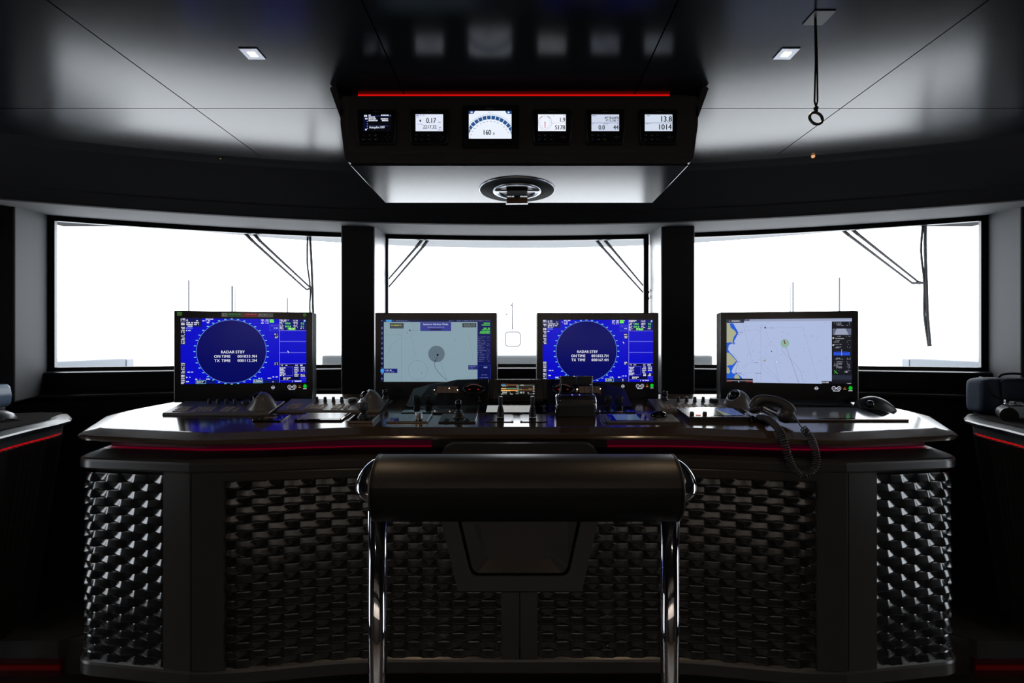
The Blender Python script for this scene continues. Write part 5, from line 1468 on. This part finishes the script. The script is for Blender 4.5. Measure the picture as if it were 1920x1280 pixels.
def rr2(px0, px1, py0, py1, r, n=6):
    out = []
    for cx, cy, a0 in ((px1 - r, py0 + r, -90), (px1 - r, py1 - r, 0), (px0 + r, py1 - r, 90), (px0 + r, py0 + r, 180)):
        for i in range(n + 1):
            a = math.radians(a0 + 90 * i / n); v = P(cx + r * math.cos(a), cy + r * math.sin(a), Yl); out.append(v - Vector((-.10, 9.0, .9)))
    return out
q = MB(); q.tube(rr2(947.5, 975.5, 622, 649, 6), .0105, 6, M['post'], closed=True); q.build('hatch_outline', None, bl)
ms = thing('bow_staff', 'thin grey staff with small lamp standing on the white bow locker', 'staff', (X(960.5, 9.2), 9.2, 1.805))
q = MB(); q.cyl((0, 0, 0), (0, 0, .025), .028, .014, 10); q.cyl((0, 0, .025), (0, 0, P(960, 566, 9.2).z - 1.805), .013, .009, 10); q.build('pole', M['post'], ms)
q = MB(); q.sphere((-.022, 0, P(958, 572, 9.2).z - 1.805), .018, M['post'], sc=(1, 1, .9)); q.build('lamp', None, ms)
q = MB(); c0 = [P(958, 570, 9.2), P(946, 576, 9.2), P(944, 582, 9.2), P(949, 589, 9.2)]
q.tube(spline([v - ms.location for v in c0], 5), .0016, 6, M['extpale']); q.sphere(P(950, 589, 9.2) - ms.location, .018, M['post'], sc=(1.2, 1, .8)); q.build('hanging_line', None, ms)
for i, (px, ytop, r, lab) in enumerate(((354, 525, .045, 'leftmost thin grey mast seen above the left radar monitor'), (435.5, 536, .06, 'thicker grey mast of the close pair above the left radar monitor'), (441, 541, .03, 'thinner grey mast of the close pair above the left radar monitor'), (539, 558, .04, 'short thin grey mast nearest the left window wiper'), (1482, 532, .030, 'left mast of the close pair above the right chart monitor'), (1487, 528, .040, 'right mast of the close pair above the right chart monitor'), (1574, 520, .050, 'rightmost thin grey mast above the right chart monitor'), (1313, 570, .025, 'short faint mast beside the right inner window pillar'))):
    Ym = 24.0; top = P(px, ytop, Ym)
    q = MB(); q.cyl((0, 0, 0), (0, 0, top.z + 3), r, r * .8, 10, M['post'])
    o = q.build('mast', None); o.location = (top.x, Ym, -3)
    tag(o, lab, 'mast', 'masts outside the windows')

# ------------------------------------------------------------------ lights, world, camera
def spot(x, y, e, col=(1, .78, .55), size=95, z=HC - .008, r=.02):
    l = bpy.data.lights.new('downlight_or_fill', 'SPOT'); l.energy = e; l.color = col; l.spot_size = math.radians(size); l.spot_blend = .6; l.shadow_soft_size = r
    o = bpy.data.objects.new('downlight_or_fill', l); COL.objects.link(o); o.location = (x, y, z)
    return o
for x, y in LIGHTPOS: spot(x, y, 13.0, (1, .72, .45))
for x, y in ((-.80, .2), (.80, .2), (-.80, -1.1), (.80, -1.1), (-2.0, .6), (2.0, .6)):
    spot(x, y, 15.0, (1, .86, .70))
for x in (-1.9, -.65, .65, 1.9): spot(x, -2.15, 150.0, (1, .95, .90), size=130)  # unseen fill spots, added to wash the back wall and lift dark fronts
w = bpy.data.worlds.new('overcast_sky'); SC.world = w; w.use_nodes = True
bg = w.node_tree.nodes['Background']; bg.inputs['Color'].default_value = (0.91, 0.955, 1.0, 1); bg.inputs['Strength'].default_value = 6.5

cam = bpy.data.cameras.new('camera'); co_ = bpy.data.objects.new('camera', cam); COL.objects.link(co_)
co_.location = (0, 0, CZ); co_.rotation_euler = (PI / 2, 0, 0)
cam.sensor_width = 36; cam.sensor_fit = 'HORIZONTAL'; cam.lens = F / 1920 * 36
cam.shift_x = -(VX - 960) / 1920; cam.shift_y = (VY - 640) / 1920
cam.clip_start = .02; cam.clip_end = 300
SC.camera = co_
SC.view_settings.view_transform = 'Standard'; SC.view_settings.look = 'None'
SC.view_settings.exposure = 0; SC.view_settings.gamma = 1; SC.view_settings.use_curve_mapping = False
SC.cycles.max_bounces = 8
